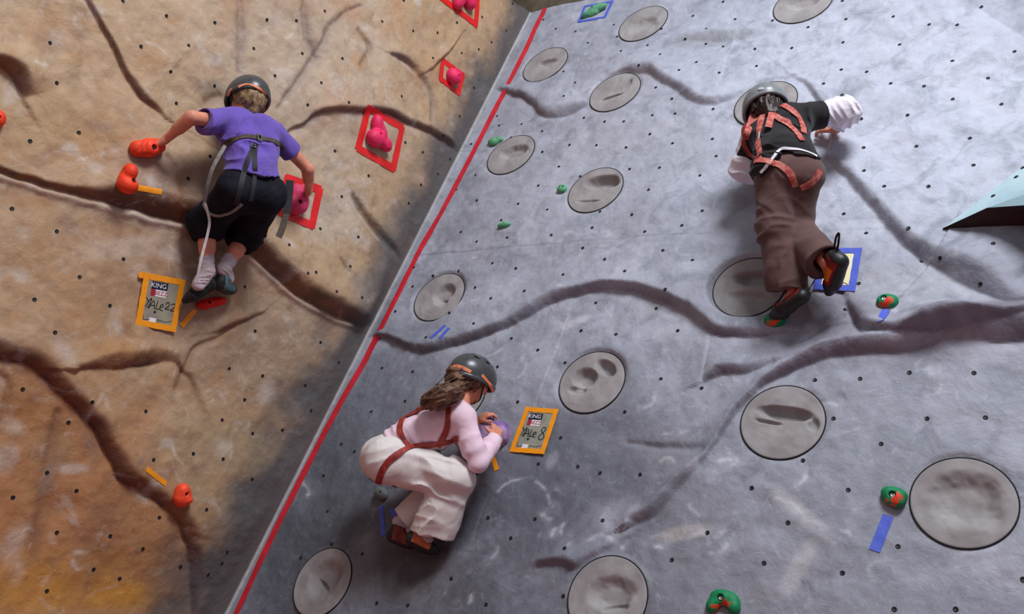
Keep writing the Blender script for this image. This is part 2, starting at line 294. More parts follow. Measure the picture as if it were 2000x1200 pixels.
def build_right():
    du = 0.0085; u = np.arange(0, 4.75, du); vt = ZTOP / math.cos(T27); v = np.arange(ZBOT / math.cos(T27), vt + du, du)
    U, V = np.meshgrid(u, v); P = np.stack([U.ravel(), V.ravel()], 1)
    h = np.zeros(len(P))
    P3 = np.stack([P[:, 0], P[:, 1], np.zeros(len(P))], 1)
    nz = fbm(P3 * 6); nz2 = fbm(P3 * 2.3 + 9); nz3 = fbm(P3 * 22 + 5, 3)
    wob = (np.stack([fbm(P3 * 9 + 31, 3), fbm(P3 * 9 + 77, 3)], 1) - .5) * 0.03
    Pw = P + wob
    C = np.tile(np.array([0.335, 0.345, 0.40]), (len(P), 1))
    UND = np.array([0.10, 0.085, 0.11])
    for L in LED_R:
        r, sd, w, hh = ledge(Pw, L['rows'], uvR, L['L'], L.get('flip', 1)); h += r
        m = sstep(-.005, .004, sd) * (np.exp(-(np.clip(sd, 0, None) / (w * 1.05)) ** 2) * .55 + np.exp(-(sd / .009) ** 2) * .5) * np.clip(hh / .03, 0, 1) * (.75 + .5 * nz)      # ledge underside and crease shade painted into the colour
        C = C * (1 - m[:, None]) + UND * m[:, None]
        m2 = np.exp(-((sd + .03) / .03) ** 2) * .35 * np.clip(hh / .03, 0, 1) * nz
        C = C * (1 - m2[:, None]) + np.array([.6, .6, .66]) * m2[:, None]  # pale highlight just below the ledge, painted into the colour
    for g in GR_R:
        r, sd, w, hh = groove(Pw if g[0][2] > 2.5 else P, g, uvR); h += r
        m = np.exp(-(sd / np.maximum(w * 1.2, 6e-3)) ** 2) * .6 * (hh > .0005)
        col = np.array([.62, .62, .66]) if g[0][2] < 2.1 and g[0][0] != g[-1][0] and abs(g[0][1] - g[-1][1]) > 60 else np.array([.13, .12, .14])
        C = C * (1 - m[:, None]) + col * m[:, None]
    h += (nz - .5) * .022 + (nz2 - .5) * .05 + (nz3 - .5) * .004
    def B(px, py, rx, ry, ang, col, a, soft=.5, n=nz):
        c = uvR(px, py); blob(P, C, c[0], c[1], rx, ry, ang, col, a, soft, n)
    # hand painted patches, plus the girl's shadow and ledge shade put into the colour
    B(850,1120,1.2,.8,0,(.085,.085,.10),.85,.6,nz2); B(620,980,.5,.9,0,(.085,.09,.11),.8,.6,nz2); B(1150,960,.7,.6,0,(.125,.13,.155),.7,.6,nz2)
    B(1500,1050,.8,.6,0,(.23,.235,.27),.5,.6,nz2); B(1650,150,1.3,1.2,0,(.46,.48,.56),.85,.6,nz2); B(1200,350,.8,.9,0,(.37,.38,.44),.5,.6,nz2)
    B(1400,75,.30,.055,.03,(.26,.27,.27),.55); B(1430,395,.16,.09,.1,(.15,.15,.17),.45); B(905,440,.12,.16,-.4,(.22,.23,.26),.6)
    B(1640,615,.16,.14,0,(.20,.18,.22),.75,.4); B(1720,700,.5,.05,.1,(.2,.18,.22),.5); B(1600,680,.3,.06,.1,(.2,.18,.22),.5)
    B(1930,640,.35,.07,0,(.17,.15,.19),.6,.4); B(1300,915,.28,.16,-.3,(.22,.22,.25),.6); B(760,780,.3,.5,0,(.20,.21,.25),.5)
    B(820,980,.5,.35,0,(.11,.115,.14),.5); B(620,1000,.3,.4,0,(.085,.09,.105),.7); B(810,1120,.30,.18,0,(.06,.05,.052),.8)  # last patch paints the cast shadow below the girl's shoes
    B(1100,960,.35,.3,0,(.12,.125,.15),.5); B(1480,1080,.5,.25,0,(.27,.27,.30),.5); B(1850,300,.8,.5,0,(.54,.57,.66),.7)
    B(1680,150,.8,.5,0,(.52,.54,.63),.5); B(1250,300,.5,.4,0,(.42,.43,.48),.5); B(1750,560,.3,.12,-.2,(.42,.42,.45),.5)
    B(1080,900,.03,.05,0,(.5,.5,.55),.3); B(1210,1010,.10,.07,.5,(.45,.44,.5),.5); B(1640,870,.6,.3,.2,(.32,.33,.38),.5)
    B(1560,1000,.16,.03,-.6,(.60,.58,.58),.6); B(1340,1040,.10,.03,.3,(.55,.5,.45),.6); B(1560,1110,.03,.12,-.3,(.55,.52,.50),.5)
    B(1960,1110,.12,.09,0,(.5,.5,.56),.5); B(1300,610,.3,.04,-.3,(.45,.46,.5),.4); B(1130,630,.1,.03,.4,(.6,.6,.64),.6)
    chalk(P, C, uvR, [[(972,965),(1000,942),(1045,940),(1070,965),(1075,985)],[(1052,1045),(1040,1020),(1060,1008),(1085,1020),(1080,1050)],[(1105,1020),(1098,1040),(1112,1065)],
        [(1515,975),(1545,985),(1572,1012),(1605,1028),(1660,1043)],[(1340,1055),(1372,1042),(1385,1062)],[(1230,840),(1290,850),(1340,845)],[(1150,1060),(1180,1045),(1215,1070)],[(960,1040),(975,1075),(950,1100)],
        [(1190,500),(1245,520),(1262,545)],[(1480,760),(1500,800),(1470,830)],[(1560,880),(1640,850),(1700,828)],[(1830,740),(1880,720),(1925,708)],[(1650,555),(1720,600),(1780,640)],[(1700,410),(1720,450),(1700,490)],[(560,900),(585,930),(600,965)]], (.66, .65, .70), nz, 11, 60, (850, 450, 1950, 1180))
    # panel change at the upper right, and strip by the corner
    a, b = uvR(1868, -10), uvR(2010, 80); d = nrm(b - a); sd = d[0] * (P[:, 1] - a[1]) - d[1] * (P[:, 0] - a[0])
    h += np.clip(sd, 0, None) * .18; mm = sstep(-.004, .006, sd) * .45; C = C * (1 - mm[:, None]) + np.array([.26, .27, .33]) * mm[:, None]
    ed = P[:, 0]; mm = (1 - sstep(.0, .10, ed + (nz - .5) * .04)) * .6; C = C * (1 - mm[:, None]) + np.array([.42, .43, .45]) * mm[:, None]
    mm = (1 - sstep(.003, .012, ed)) * .8; C = C * (1 - mm[:, None]) + np.array([.62, .62, .64]) * mm[:, None]
    h *= sstep(0, .12, P[:, 0])
    for (c, dn, lb) in DISCS:
        cc = uvR(*c); r = np.hypot(*(P - cc).T); k = 1 - sstep(RD * 1.0, RD * 1.15, r); h = h * (1 - k) - .075 * (1 - sstep(RD * .93, RD * .975, r))
        mm = np.exp(-((r - RD) / .02) ** 2) * .25; C = C * (1 - mm[:, None]) + np.array([.3, .29, .28]) * mm[:, None]
    C *= (0.81 + .22 * nz3)[:, None]
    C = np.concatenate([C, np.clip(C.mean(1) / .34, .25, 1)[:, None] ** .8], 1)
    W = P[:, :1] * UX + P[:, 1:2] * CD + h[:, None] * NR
    nu, nv = len(u), len(v); idx = np.arange(nu * nv).reshape(nv, nu)
    F = np.stack([idx[:-1, :-1], idx[:-1, 1:], idx[1:, 1:], idx[1:, :-1]], -1).reshape(-1, 4)
    return W, F, C, (h.reshape(nv, nu), u[0], v[0], du)

def build_left():
    du = 0.0085; s = np.arange(0, 3.4, du); t = np.arange(ZBOT / math.cos(T27), ZTOP / math.cos(T27) + du, du)
    Sg, Tg = np.meshgrid(s, t); pos = Sg.ravel()[:, None] * HL + Tg.ravel()[:, None] * CD
    pos = pos - (pos @ NL)[:, None] * NL
    P = np.stack([pos @ HL, pos @ VL], 1); P3 = np.stack([P[:, 0], P[:, 1], np.zeros(len(P)) + 7], 1)
    nz = fbm(P3 * 5); nz2 = fbm(P3 * 2.0 + 3); nz3 = fbm(P3 * 20 + 2, 3)
    Pw = P + (np.stack([fbm(P3 * 8 + 31, 3), fbm(P3 * 8 + 77, 3)], 1) - .5) * 0.035
    h = np.zeros(len(P)); C = np.tile(np.array([0.50, 0.355, 0.225]), (len(P), 1))
    def B(px, py, rx, ry, ang, col, a, soft=.5, n=nz):
        c = uvL(px, py); blob(P, C, c[0], c[1], rx, ry, ang, col, a, soft, n)
    # paint: washes
    B(650,150,.6,.7,0,(.54,.45,.37),.6); B(480,80,.5,.4,0,(.55,.44,.35),.5); B(150,150,.5,.4,0,(.54,.39,.25),.5)
    B(330,550,.5,.3,0,(.33,.23,.17),.7); B(160,560,.4,.35,0,(.46,.27,.14),.6); B(560,700,.5,.35,0,(.38,.29,.22),.6)
    B(120,1000,.5,.55,0,(.46,.20,.075),.8); B(300,1100,.4,.35,0,(.40,.20,.085),.7); B(440,900,.35,.3,0,(.36,.27,.17),.6); B(40,780,.15,.2,0,(.42,.20,.07),.6)
    B(40,1150,.4,.14,0,(.62,.30,.03),.6,.8); B(240,1165,.25,.06,.1,(.62,.30,.03),.7,.7); B(240,690,.2,.05,0,(.42,.22,.06),.7)
    B(300,480,.35,.05,-.3,(.62,.55,.50),.4); B(190,1060,.1,.3,.2,(.26,.13,.08),.4); B(640,420,.25,.2,0,(.56,.50,.44),.6); B(740,440,.12,.12,0,(.50,.38,.27),.5)
    B(200,280,.18,.14,0,(.50,.28,.12),.5); B(300,340,.22,.12,0,(.38,.28,.24),.6); B(60,250,.18,.2,0,(.50,.33,.17),.4); B(440,190,.10,.09,0,(.34,.30,.26),.5)
    B(700,560,.13,.1,0,(.30,.28,.27),.6); B(100,880,.10,.08,0,(.4,.27,.15),.5)
    rr = random.Random(5)
    for k in range(95):                                              # chalk rubs and ochre dabs
        px, py = rr.uniform(0, 900), rr.uniform(0, 1150); q = rr.random()
        B(px, py, rr.uniform(.02, .09), rr.uniform(.015, .06), rr.uniform(0, 3), (.64, .58, .54) if q < .45 else (.48, .27, .13) if q < .75 else (.30, .20, .16), rr.uniform(.3, .65), .6)
    chalk(P, C, uvL, [[(405,802),(425,775),(462,768),(486,795),(490,835)],[(172,768),(185,762),(200,785),(197,812)],[(330,868),(340,895),(352,905)],[(455,480),(520,520),(560,570)],[(245,80),(300,90),(330,120)],[(120,290),(160,310),(200,300)]], (.70, .64, .60), nz, 8, 34, (20, 20, 620, 1100))
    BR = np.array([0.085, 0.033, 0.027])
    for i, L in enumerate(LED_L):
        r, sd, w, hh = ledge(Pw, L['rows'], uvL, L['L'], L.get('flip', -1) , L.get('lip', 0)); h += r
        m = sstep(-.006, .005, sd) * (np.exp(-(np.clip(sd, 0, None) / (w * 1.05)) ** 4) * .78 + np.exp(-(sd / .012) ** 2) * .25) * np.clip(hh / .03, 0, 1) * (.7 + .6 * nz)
        C = C * (1 - m[:, None]) + BR * m[:, None]  # brown ledge undersides, their shade painted into the colour
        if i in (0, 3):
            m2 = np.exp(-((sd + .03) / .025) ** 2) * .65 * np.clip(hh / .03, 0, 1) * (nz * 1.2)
            C = C * (1 - m2[:, None]) + np.array([.66, .62, .60]) * m2[:, None]  # white highlight along the ridge below the ledge, painted in
    for i, g in enumerate(GR_L):  # grooves
        r, sd, w, hh = groove(Pw, g, uvL); h += r * .9
        m = np.exp(-(sd / np.maximum(w * 1.6, 6e-3)) ** 2) * .55 * (hh > .0005)
        col = np.array([.22, .17, .17]) if i in (1, 2, 3, 7) else np.array([.20, .10, .06])
        if i == 0: col = np.array([.07, .07, .07])
        C = C * (1 - m[:, None]) + col * m[:, None]
        if i == 0:
            m = np.exp(-((sd - .045) / .012) ** 2) * .5; C = C * (1 - m[:, None]) + np.array([.62, .6, .58]) * m[:, None]
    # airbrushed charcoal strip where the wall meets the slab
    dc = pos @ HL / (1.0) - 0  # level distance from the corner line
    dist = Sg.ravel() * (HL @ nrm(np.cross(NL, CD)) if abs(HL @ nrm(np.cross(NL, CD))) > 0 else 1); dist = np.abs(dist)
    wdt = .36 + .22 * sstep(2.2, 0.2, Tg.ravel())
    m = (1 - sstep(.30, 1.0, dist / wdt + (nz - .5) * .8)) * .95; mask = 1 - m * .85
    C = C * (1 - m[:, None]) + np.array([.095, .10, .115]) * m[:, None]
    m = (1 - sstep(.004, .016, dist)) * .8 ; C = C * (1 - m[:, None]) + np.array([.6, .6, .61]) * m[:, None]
    h += (nz - .5) * .03 + (nz2 - .5) * .07 + (nz3 - .5) * .005
    h *= sstep(0, .16, dist)
    C *= np.array([.88, .83, .76]) * (0.88 + .25 * nz3)[:, None]
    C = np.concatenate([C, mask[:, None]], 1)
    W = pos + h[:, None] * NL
    nu, nv = len(s), len(t); idx = np.arange(nu * nv).reshape(nv, nu)
    F = np.stack([idx[:-1, :-1], idx[1:, :-1], idx[1:, 1:], idx[:-1, 1:]], -1).reshape(-1, 4)
    return W, F, C, (h.reshape(nv, nu), s[0], t[0], du)

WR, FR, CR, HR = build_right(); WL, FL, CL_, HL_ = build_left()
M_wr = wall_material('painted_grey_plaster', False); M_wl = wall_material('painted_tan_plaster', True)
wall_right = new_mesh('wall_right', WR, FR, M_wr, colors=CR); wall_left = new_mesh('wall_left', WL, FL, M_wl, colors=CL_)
for o, lb in ((wall_right, 'grey blue painted climbing slab with curving ledges'), (wall_left, 'tan and ochre painted climbing wall with rock ledges')): tag(o, lb, None, None, 'structure')
BR_ = BVHTree.FromPolygons([tuple(p) for p in WR.tolist()], [tuple(f) for f in FR.tolist()])
BL_ = BVHTree.FromPolygons([tuple(p) for p in WL.tolist()], [tuple(f) for f in FL.tolist()])
def hit(px, py, bvh):
    r = nrm(ray(px, py)); h = bvh.ray_cast(Vector(CAM), Vector(r))
    return (np.array(h[0]), np.array(h[1])) if h[0] else (None, None)
def surf(px, py, side):
    bvh, N = (BR_, NR) if side == 'R' else (BL_, NL)
    p, n = hit(px, py, bvh)
    if p is None: p = onw(px, py, N); n = N
    if n @ N < 0: n = -n
    return p, n
def near(p, side):
    bvh, N = (BR_, NR) if side == 'R' else (BL_, NL)
    o = Vector(np.asarray(p) + N * .5); h = bvh.ray_cast(o, Vector(-N))
    if h[0] is None: q = np.asarray(p) - (np.asarray(p) @ N) * N; return q, N
    n = np.array(h[1]); return np.array(h[0]), (n if n @ N > 0 else -n)
# the rest of the room: floor, wall behind the top edge
M_brown = mat('brown_rock', (0.10, 0.075, 0.05), .8, .2, rgb2=(0.19, 0.15, 0.10), vscale=6, bump=.5, bscale=12)
bw = new_mesh('wall_back', [(-3, 2.9, 2.5), (7, 2.9, 2.5), (7, 2.9, 7), (-3, 2.9, 7), (-3, 3.0, 2.5), (7, 3.0, 2.5), (7, 3.0, 7), (-3, 3.0, 7)], [(0, 1, 2, 3), (7, 6, 5, 4), (3, 2, 6, 7), (1, 0, 4, 5), (0, 3, 7, 4), (2, 1, 5, 6)], M_brown, smooth=False)
tag(bw, None, None, None, 'structure')
M_floor = mat('red_crash_mat', (0.36, 0.07, 0.06), .7, .3, var=.2, vscale=8)
fl = new_mesh('floor', [(-2.5, -7, ZBOT), (9, -7, ZBOT), (9, 3, ZBOT), (-2.5, 3, ZBOT), (-2.5, -7, ZBOT - .1), (9, -7, ZBOT - .1), (9, 3, ZBOT - .1), (-2.5, 3, ZBOT - .1)], [(0, 1, 2, 3), (7, 6, 5, 4), (0, 4, 5, 1), (1, 5, 6, 2), (2, 6, 7, 3), (3, 7, 4, 0)], M_floor, smooth=False)
tag(fl, None, None, None, 'structure')

# ------------------------------------------------------------------ round inset plates
M_disc = mat('sanded_grey_resin', (0.27, 0.245, 0.24), .75, .25, rgb2=(0.36, 0.34, 0.33), vscale=7, bump=.5, bscale=420)
M_seam = mat('black_seam', (0.012, 0.012, 0.014), .7, .2)
def disc(c, dents, label):
    p0 = PR(*c); NRn, NT = 44, 128
    r = np.concatenate([np.linspace(0, .97, NRn), [.99, 1.0, 1.0]]); z = np.concatenate([np.zeros(NRn), [-.0008, -.003, -.022]])
    th = np.linspace(0, 2 * PI, NT, endpoint=False)
    X = r[:, None] * np.cos(th); Y = r[:, None] * np.sin(th); Z = np.repeat(z[:, None], NT, 1) + .006
    env = 1 - sstep(.8, .97, r)[:, None]
    nzz = (fbm(np.stack([X * 3 + c[0], Y * 3, 0 * X], -1), 3) - .5)
    for (dx, dy, rx, ry, an, dp) in dents:
        ca, sa = math.cos(an), math.sin(an); x = ((X - dx) * ca + (Y - dy) * sa) / rx; y = (-(X - dx) * sa + (Y - dy) * ca) / ry
        q = np.hypot(x, y) + nzz * .25
        prof = (1 - sstep(.45, 1.12, q))
        Z = Z - env * dp * RD * prof * 1.25
    Z = Z + env * nzz * .010
    V = p0 + (X * RD).reshape(-1, 1) * UX + (Y * RD).reshape(-1, 1) * CD + Z.reshape(-1, 1) * NR - p0
    n = len(r); F = []
    for i in range(n - 1):
        a = np.arange(NT) + i * NT; b = np.roll(np.arange(NT), -1) + i * NT
        F.append(np.stack([a, a + NT, b + NT, b], 1))
    o = new_mesh('inset_plate', V, np.concatenate(F), M_disc); o.location = p0
    tag(o, label, 'hold plate', 'round inset plates in the slab')
    # seam round the plate
    k = 10; ph = np.linspace(0, 2 * PI, k, endpoint=False)
    R = (RD + .0015 + .0028 * np.cos(ph))[:, None]; zz = (.0035 + .0028 * np.sin(ph))[:, None]
    V = (R * np.cos(th)).reshape(-1, 1) * UX + (R * np.sin(th)).reshape(-1, 1) * CD + (zz + 0 * th).reshape(-1, 1) * NR
    idx = np.arange(k * NT).reshape(k, NT); F = np.stack([idx, np.roll(idx, -1, 1), np.roll(np.roll(idx, -1, 1), -1, 0), np.roll(idx, -1, 0)], -1).reshape(-1, 4)
    s = new_mesh('seam_ring', V, F, M_seam); s.parent = o
for c, dn, lb in DISCS: disc(c, dn, lb)

# ------------------------------------------------------------------ bolt holes
def pts(ox, oy, sc, s):
    a = [int(v) for v in s.replace('\n', ' ').split()]; return [(ox + a[i] / sc, oy + a[i + 1] / sc) for i in range(0, len(a), 2)]
HOLE_L = (pts(0, 0, 2.857, '279 240 686 5 929 89 1199 127 1490 110 1654 116 1812 62 787 260 1053 254 1416 271 1687 299 1911 327 317 463 953 401 1197 480 1534 423 1793 462 984 577 1717 586 1947 572 440 741 168 788 1869 843 1173 873 1050 997 1907 1097 67 1166')
 + pts(0, 380, 2.609, '290 188 629 330 406 421 176 536 560 567 281 704 116 994 470 1060 743 1106 349 1163 1132 1150 1246 1047 1555 974 1585 1103 1168 888 1338 925 1300 697 1633 755 1726 857 1247 471 1716 495 1845 526 1611 397 1785 367 1570 402 1474 257 1350 163 1632 175 1826 217 1742 10')
 + pts(0, 740, 2.609, '1439 262 1287 280 985 383 783 414 1137 410 1285 513 240 480 390 572 66 606 1053 668 812 708 290 785 562 803 728 868 477 973 610 1020 920 959 1061 999 239 1083 1157 884 1131 942')
 + pts(660, 0, 2.941, '378 3 254 123 684 130 572 188 828 98 1003 20 966 176 882 243 432 178 711 305 546 334 809 283 366 553 782 505 699 668 606 779 387 819 487 875 575 1000 477 1062 176 1010 645 915 22 1128 407 1168'))
HOLE_R = (pts(660, 0, 2.941, '1180 114 1252 165 1365 181 1585 143 1857 165 1603 211 1436 246 1626 293 1778 260 1296 411 1363 475 1297 552 1850 312 1959 403 1728 375 1826 503 1918 568 1413 677 1532 699 1642 698 1806 663 1936 653 1792 771 1922 824 926 722 915 667 1055 713 1173 754 1330 833 1485 835 1655 848 765 828 1174 873 1270 958 1392 1014 1151 1067 1675 972 1847 964 1785 1090 791 1006 680 1092 798 1152 1035 1172 993 790')
 + pts(1300, 0, 2.857, '153 89 321 10 388 107 597 114 986 5 1006 107 1270 93 795 152 227 160 109 218 225 245 321 260 498 274 704 268 990 237 1306 249 1471 137 1627 139 1762 39 172 347 74 391 299 406 507 369 1947 288 1600 340 1122 401 980 389 1799 436 1442 481 1256 466 881 467 1602 554 1874 582 1350 643 984 530 1092 664 265 609 51 636 35 553 261 776 39 802 282 872 1105 824 1399 817 1698 772 191 980 1107 953 1718 922 1220 1040 1467 1041 204 1177 994 1194')
 + pts(700, 360, 2.857, '660 92 797 201 890 110 1054 142 1348 153 1526 170 1805 230 1304 243 1598 265 1917 148 572 267 830 298 1076 284 660 321 1252 356 1699 370 748 441 878 470 1142 505 1374 420 1486 485 1864 424 559 484 416 512 309 465 303 572 651 577 926 596 739 637 1325 663 1662 694 1712 586 206 711 507 719 643 778 376 855 854 861 1243 818 1437 838 1782 818 1001 926 132 1027 303 1047 776 1020 1153 997 1688 1086 1915 1139')
 + pts(1300, 380, 2.857, '150 367 1119 216 1355 188 1430 369 1532 355 1078 497 1828 274 1757 500 1003 643 67 761 201 1083 1086 1029 1361 995 1721 997 834 1037')
 + pts(560, 780, 2.857, '137 67 472 70 660 12 1289 16 305 252 378 294 206 427 1221 246 1529 216 1887 72 1404 363 1624 377 1748 413 1972 422 1063 416 624 597 227 627 1123 663 1385 670 1762 678 1250 777 1550 833 251 811 80 887 918 1003 422 865 1543 1100 1113 1147 676 1152 503 1139 262 1172')
 + pts(1200, 780, 2.5, '1070 95 1527 95 1812 90 921 300 1303 219 671 434 1142 444 848 604 455 653 281 786 731 801 1385 720 1114 850 1996 881 1367 1027 1667 1027'))
M_hole = mat('dark_steel_socket', (0.014, 0.013, 0.013), .5, .3)
def hole_mesh():
    prof = [(.0, .0012), (.0054, .0014), (.0066, .0026), (.0084, .0026), (.0095, .0012), (.0099, -.006)]; k = 14; V = []; F = []
    for (r, z) in prof:
        for j in range(k): a = 2 * PI * j / k; V.append((r * math.cos(a), r * math.sin(a), z))
    for i in range(len(prof) - 1):
        for j in range(k): F.append((i * k + j, i * k + (j + 1) % k, (i + 1) * k + (j + 1) % k, (i + 1) * k + j))
    return V, F
HV, HF = hole_mesh()
hm = None
def holes(lst, side, wall):
    global hm
    N = NR if side == 'R' else NL
    out = []; used = []
    for (px, py) in lst:
        if any(abs(px - a) + abs(py - b) < 9 for a, b in used): continue
        used.append((px, py)); p, n = surf(px, py, side); out.append((np.linalg.norm(p - CAM), p, n))
    out.sort(key=lambda t: t[0])
    rest_v = []; rest_f = []
    for i, (dd, p, n) in enumerate(out):
        q = Vector(n).to_track_quat('Z', 'Y')
        if i < 100:
            if hm is None:
                o = new_mesh('bolt_hole', HV, HF, M_hole, wall); hm = o.data
            else:
                o = bpy.data.objects.new('bolt_hole', hm); COL.objects.link(o); o.parent = wall
            o.location = Vector(p); o.rotation_euler = q.to_euler()
        else:
            b = len(rest_v); rest_v += [tuple(q @ Vector(v) + Vector(p)) for v in HV]; rest_f += [tuple(x + b for x in f) for f in HF]
    if rest_v: tag(new_mesh('far_bolt_holes', rest_v, rest_f, M_hole, wall), None, None, None, 'stuff')
holes(HOLE_L, 'L', wall_left); holes(HOLE_R, 'R', wall_right)
#%%PART2
# ------------------------------------------------------------------ signed-distance modelling
class Grid:
    def __init__(s, lo, hi, h):
        s.lo = np.asarray(lo, float) - 3 * h; s.h = h
        s.n = np.ceil((np.asarray(hi, float) + 3 * h - s.lo) / h).astype(int) + 1
        s.D = np.full(s.n, 0.2, np.float32)
    def sub(s, lo, hi):
        a = np.clip(np.floor((lo - s.lo) / s.h).astype(int), 0, s.n - 1); b = np.clip(np.ceil((hi - s.lo) / s.h).astype(int) + 1, 1, s.n)
        b = np.maximum(b, a + 1)
        ax = [s.lo[i] + s.h * np.arange(a[i], b[i]) for i in range(3)]
        P = np.stack(np.meshgrid(*ax, indexing='ij'), -1).astype(np.float32)
        return (slice(a[0], b[0]), slice(a[1], b[1]), slice(a[2], b[2])), P
    def add(s, pr, k=0.02):
        m = k + 4 * s.h; sl, P = s.sub(pr['lo'] - m, pr['hi'] + m); f = pr['f'](P); D = s.D[sl]
        if k <= 0: s.D[sl] = np.minimum(D, f); return
        t = np.clip(0.5 + 0.5 * (D - f) / k, 0, 1); s.D[sl] = D * (1 - t) + f * t - k * t * (1 - t)
    def cutp(s, pr, k=0.004):
        m = k + 2 * s.h; sl, P = s.sub(pr['lo'] - m, pr['hi'] + m); f = -pr['f'](P); D = s.D[sl]
        t = np.clip(0.5 - 0.5 * (D - f) / k, 0, 1); s.D[sl] = D * (1 - t) + f * t + k * t * (1 - t)
    def every(s, fn):
        sl, P = s.sub(s.lo, s.lo + s.h * s.n); s.D = fn(s.D, P).astype(np.float32)
    def near(s, fn, band=0.03):
        idx = np.argwhere(np.abs(s.D) < band); P = s.lo + idx * s.h
        s.D[idx[:, 0], idx[:, 1], idx[:, 2]] += fn(P).astype(np.float32)
    def mesh(s):
        D = s.D; D[0] = D[-1] = 0.2; D[:, 0] = D[:, -1] = 0.2; D[:, :, 0] = D[:, :, -1] = 0.2
        nx, ny, nz = D.shape; S_ = D < 0; cell = lambda i, j, k: (i * ny + j) * nz + k
        ks = []; ps = []; qs = []
        for ax in range(3):
            A = [slice(None)] * 3; B = [slice(None)] * 3; A[ax] = slice(0, -1); B[ax] = slice(1, None)
            e = np.argwhere(S_[tuple(A)] != S_[tuple(B)])
            d0 = D[e[:, 0], e[:, 1], e[:, 2]]; e2 = e.copy(); e2[:, ax] += 1; d1 = D[e2[:, 0], e2[:, 1], e2[:, 2]]
            p = e.astype(float); p[:, ax] += d0 / (d0 - d1)
            u, v = (ax + 1) % 3, (ax + 2) % 3; c = []
            for (du, dv) in ((0, 0), (-1, 0), (-1, -1), (0, -1)):
                q = e.copy(); q[:, u] += du; q[:, v] += dv; ci = cell(q[:, 0], q[:, 1], q[:, 2]); c.append(ci); ks.append(ci); ps.append(p)
            c = np.stack(c, 1); fl = d0 > 0; c[fl] = c[fl][:, ::-1]; qs.append(c)
        ks = np.concatenate(ks); ps = np.concatenate(ps); qs = np.concatenate(qs)
        uq, inv = np.unique(ks, return_inverse=True); cnt = np.bincount(inv)
        V = np.stack([np.bincount(inv, ps[:, i]) / cnt for i in range(3)], 1)
        F = np.searchsorted(uq, qs)
        return V * s.h + s.lo, F
def cone(a, b, ra, rb, fl=None, cuts=()):
    """round cone; fl=(axis, factor) flattens it along an axis"""
    a = np.asarray(a, float); b = np.asarray(b, float); d = b - a; L2 = max(d @ d, 1e-9); R = max(ra, rb)
    if fl is not None: R = R / min(fl[1], 1)
    def f(P):
        r = P - a; t = np.clip((r @ d) / L2, 0, 1); q = r - t[..., None] * d
        if fl is not None:
            n, k = fl; c = q @ n; q = q + (c * (1 / k - 1))[..., None] * n
            v = np.sqrt((q ** 2).sum(-1)) - (ra + t * (rb - ra)); v = v * min(k, 1)
        else: v = np.sqrt((q ** 2).sum(-1)) - (ra + t * (rb - ra))
        for (p0, n0) in cuts: v = np.maximum(v, (P - p0) @ n0)
        return v
    return dict(f=f, lo=np.minimum(a, b) - R, hi=np.maximum(a, b) + R)
def ell(c, ax, r, cuts=()):
    c = np.asarray(c, float); ax = np.asarray(ax, float); r = np.asarray(r, float); R = r.max()
    def f(P):
        q = (P - c) @ ax.T; k0 = np.sqrt(((q / r) ** 2).sum(-1)); k1 = np.sqrt(((q / r ** 2) ** 2).sum(-1)) + 1e-9
        v = k0 * (k0 - 1) / k1; v = np.where(k0 < .2, -r.min() * .8, v)
        for (p0, n0) in cuts: v = np.maximum(v, (P - p0) @ n0)
        return v
    return dict(f=f, lo=c - R, hi=c + R)
def half(p0, n0, lo, hi): 
    p0 = np.asarray(p0, float); n0 = np.asarray(n0, float); return dict(f=lambda P: (P - p0) @ n0, lo=np.asarray(lo), hi=np.asarray(hi))
def grid_for(prs, h, pad=0.02):
    return Grid(np.min([p['lo'] for p in prs], 0) - pad, np.max([p['hi'] for p in prs], 0) + pad, h)
def frame(up, fwd):
    u = nrm(up); f = nrm(fwd - (fwd @ u) * u); r = np.cross(f, u); return r, f, u     # right, forward, up
def toempty(o, e):
    o.parent = e; o.matrix_parent_inverse = Matrix.Translation(-e.location)
def V3(v): return Vector([float(x) for x in v])
def lerp(a, b, t): return np.asarray(a) * (1 - t) + np.asarray(b) * t

def hand_prims(w, d, nrmal, thumb, sc=1.0, curl=(0.5, 0.6, 0.4), spread=0.0):
    """w wrist, d direction wrist->knuckles, nrmal: back of the hand, thumb: side of the thumb"""
    d = nrm(d); n = nrm(nrmal - (nrmal @ d) * d); t = nrm(np.cross(d, n)); t = t if t @ thumb > 0 else -t
    P = []; pl = .070 * sc
    for k, o in enumerate((.024, .008, -.009, -.024)):
        P.append((cone(w + t * o * .55 * sc, w + d * pl * (1 - .03 * abs(k - 1)) + t * o * sc, .0125 * sc, .0105 * sc), .014))
    Ls = (.056, .064, .059, .046)
    for k, o in enumerate((.025, .0085, -.0085, -.025)):
        p = w + d * pl * (.98 - .03 * abs(k - 1)) + t * o * sc; ang = 0; L = Ls[k] * sc; r = .0085 * sc
        for j, fr in enumerate((.46, .30, .24)):
            ang += curl[j] * (1 + .12 * (k - 1)); dd = nrm(d * math.cos(ang) - n * math.sin(ang) + t * (o * spread * 8)); q = p + dd * L * fr
            P.append((cone(p, q, r, r * .9), .003)); p = q; r *= .9
    p = w + t * .020 * sc + d * .018 * sc; q = p + nrm(d * .55 + t * .75 - n * .25) * .034 * sc; r_ = q + nrm(d * .85 + t * .25 - n * .45) * .028 * sc
    P.append((cone(p, q, .0125 * sc, .0098 * sc), .008)); P.append((cone(q, r_, .0095 * sc, .0080 * sc), .003))
    return P
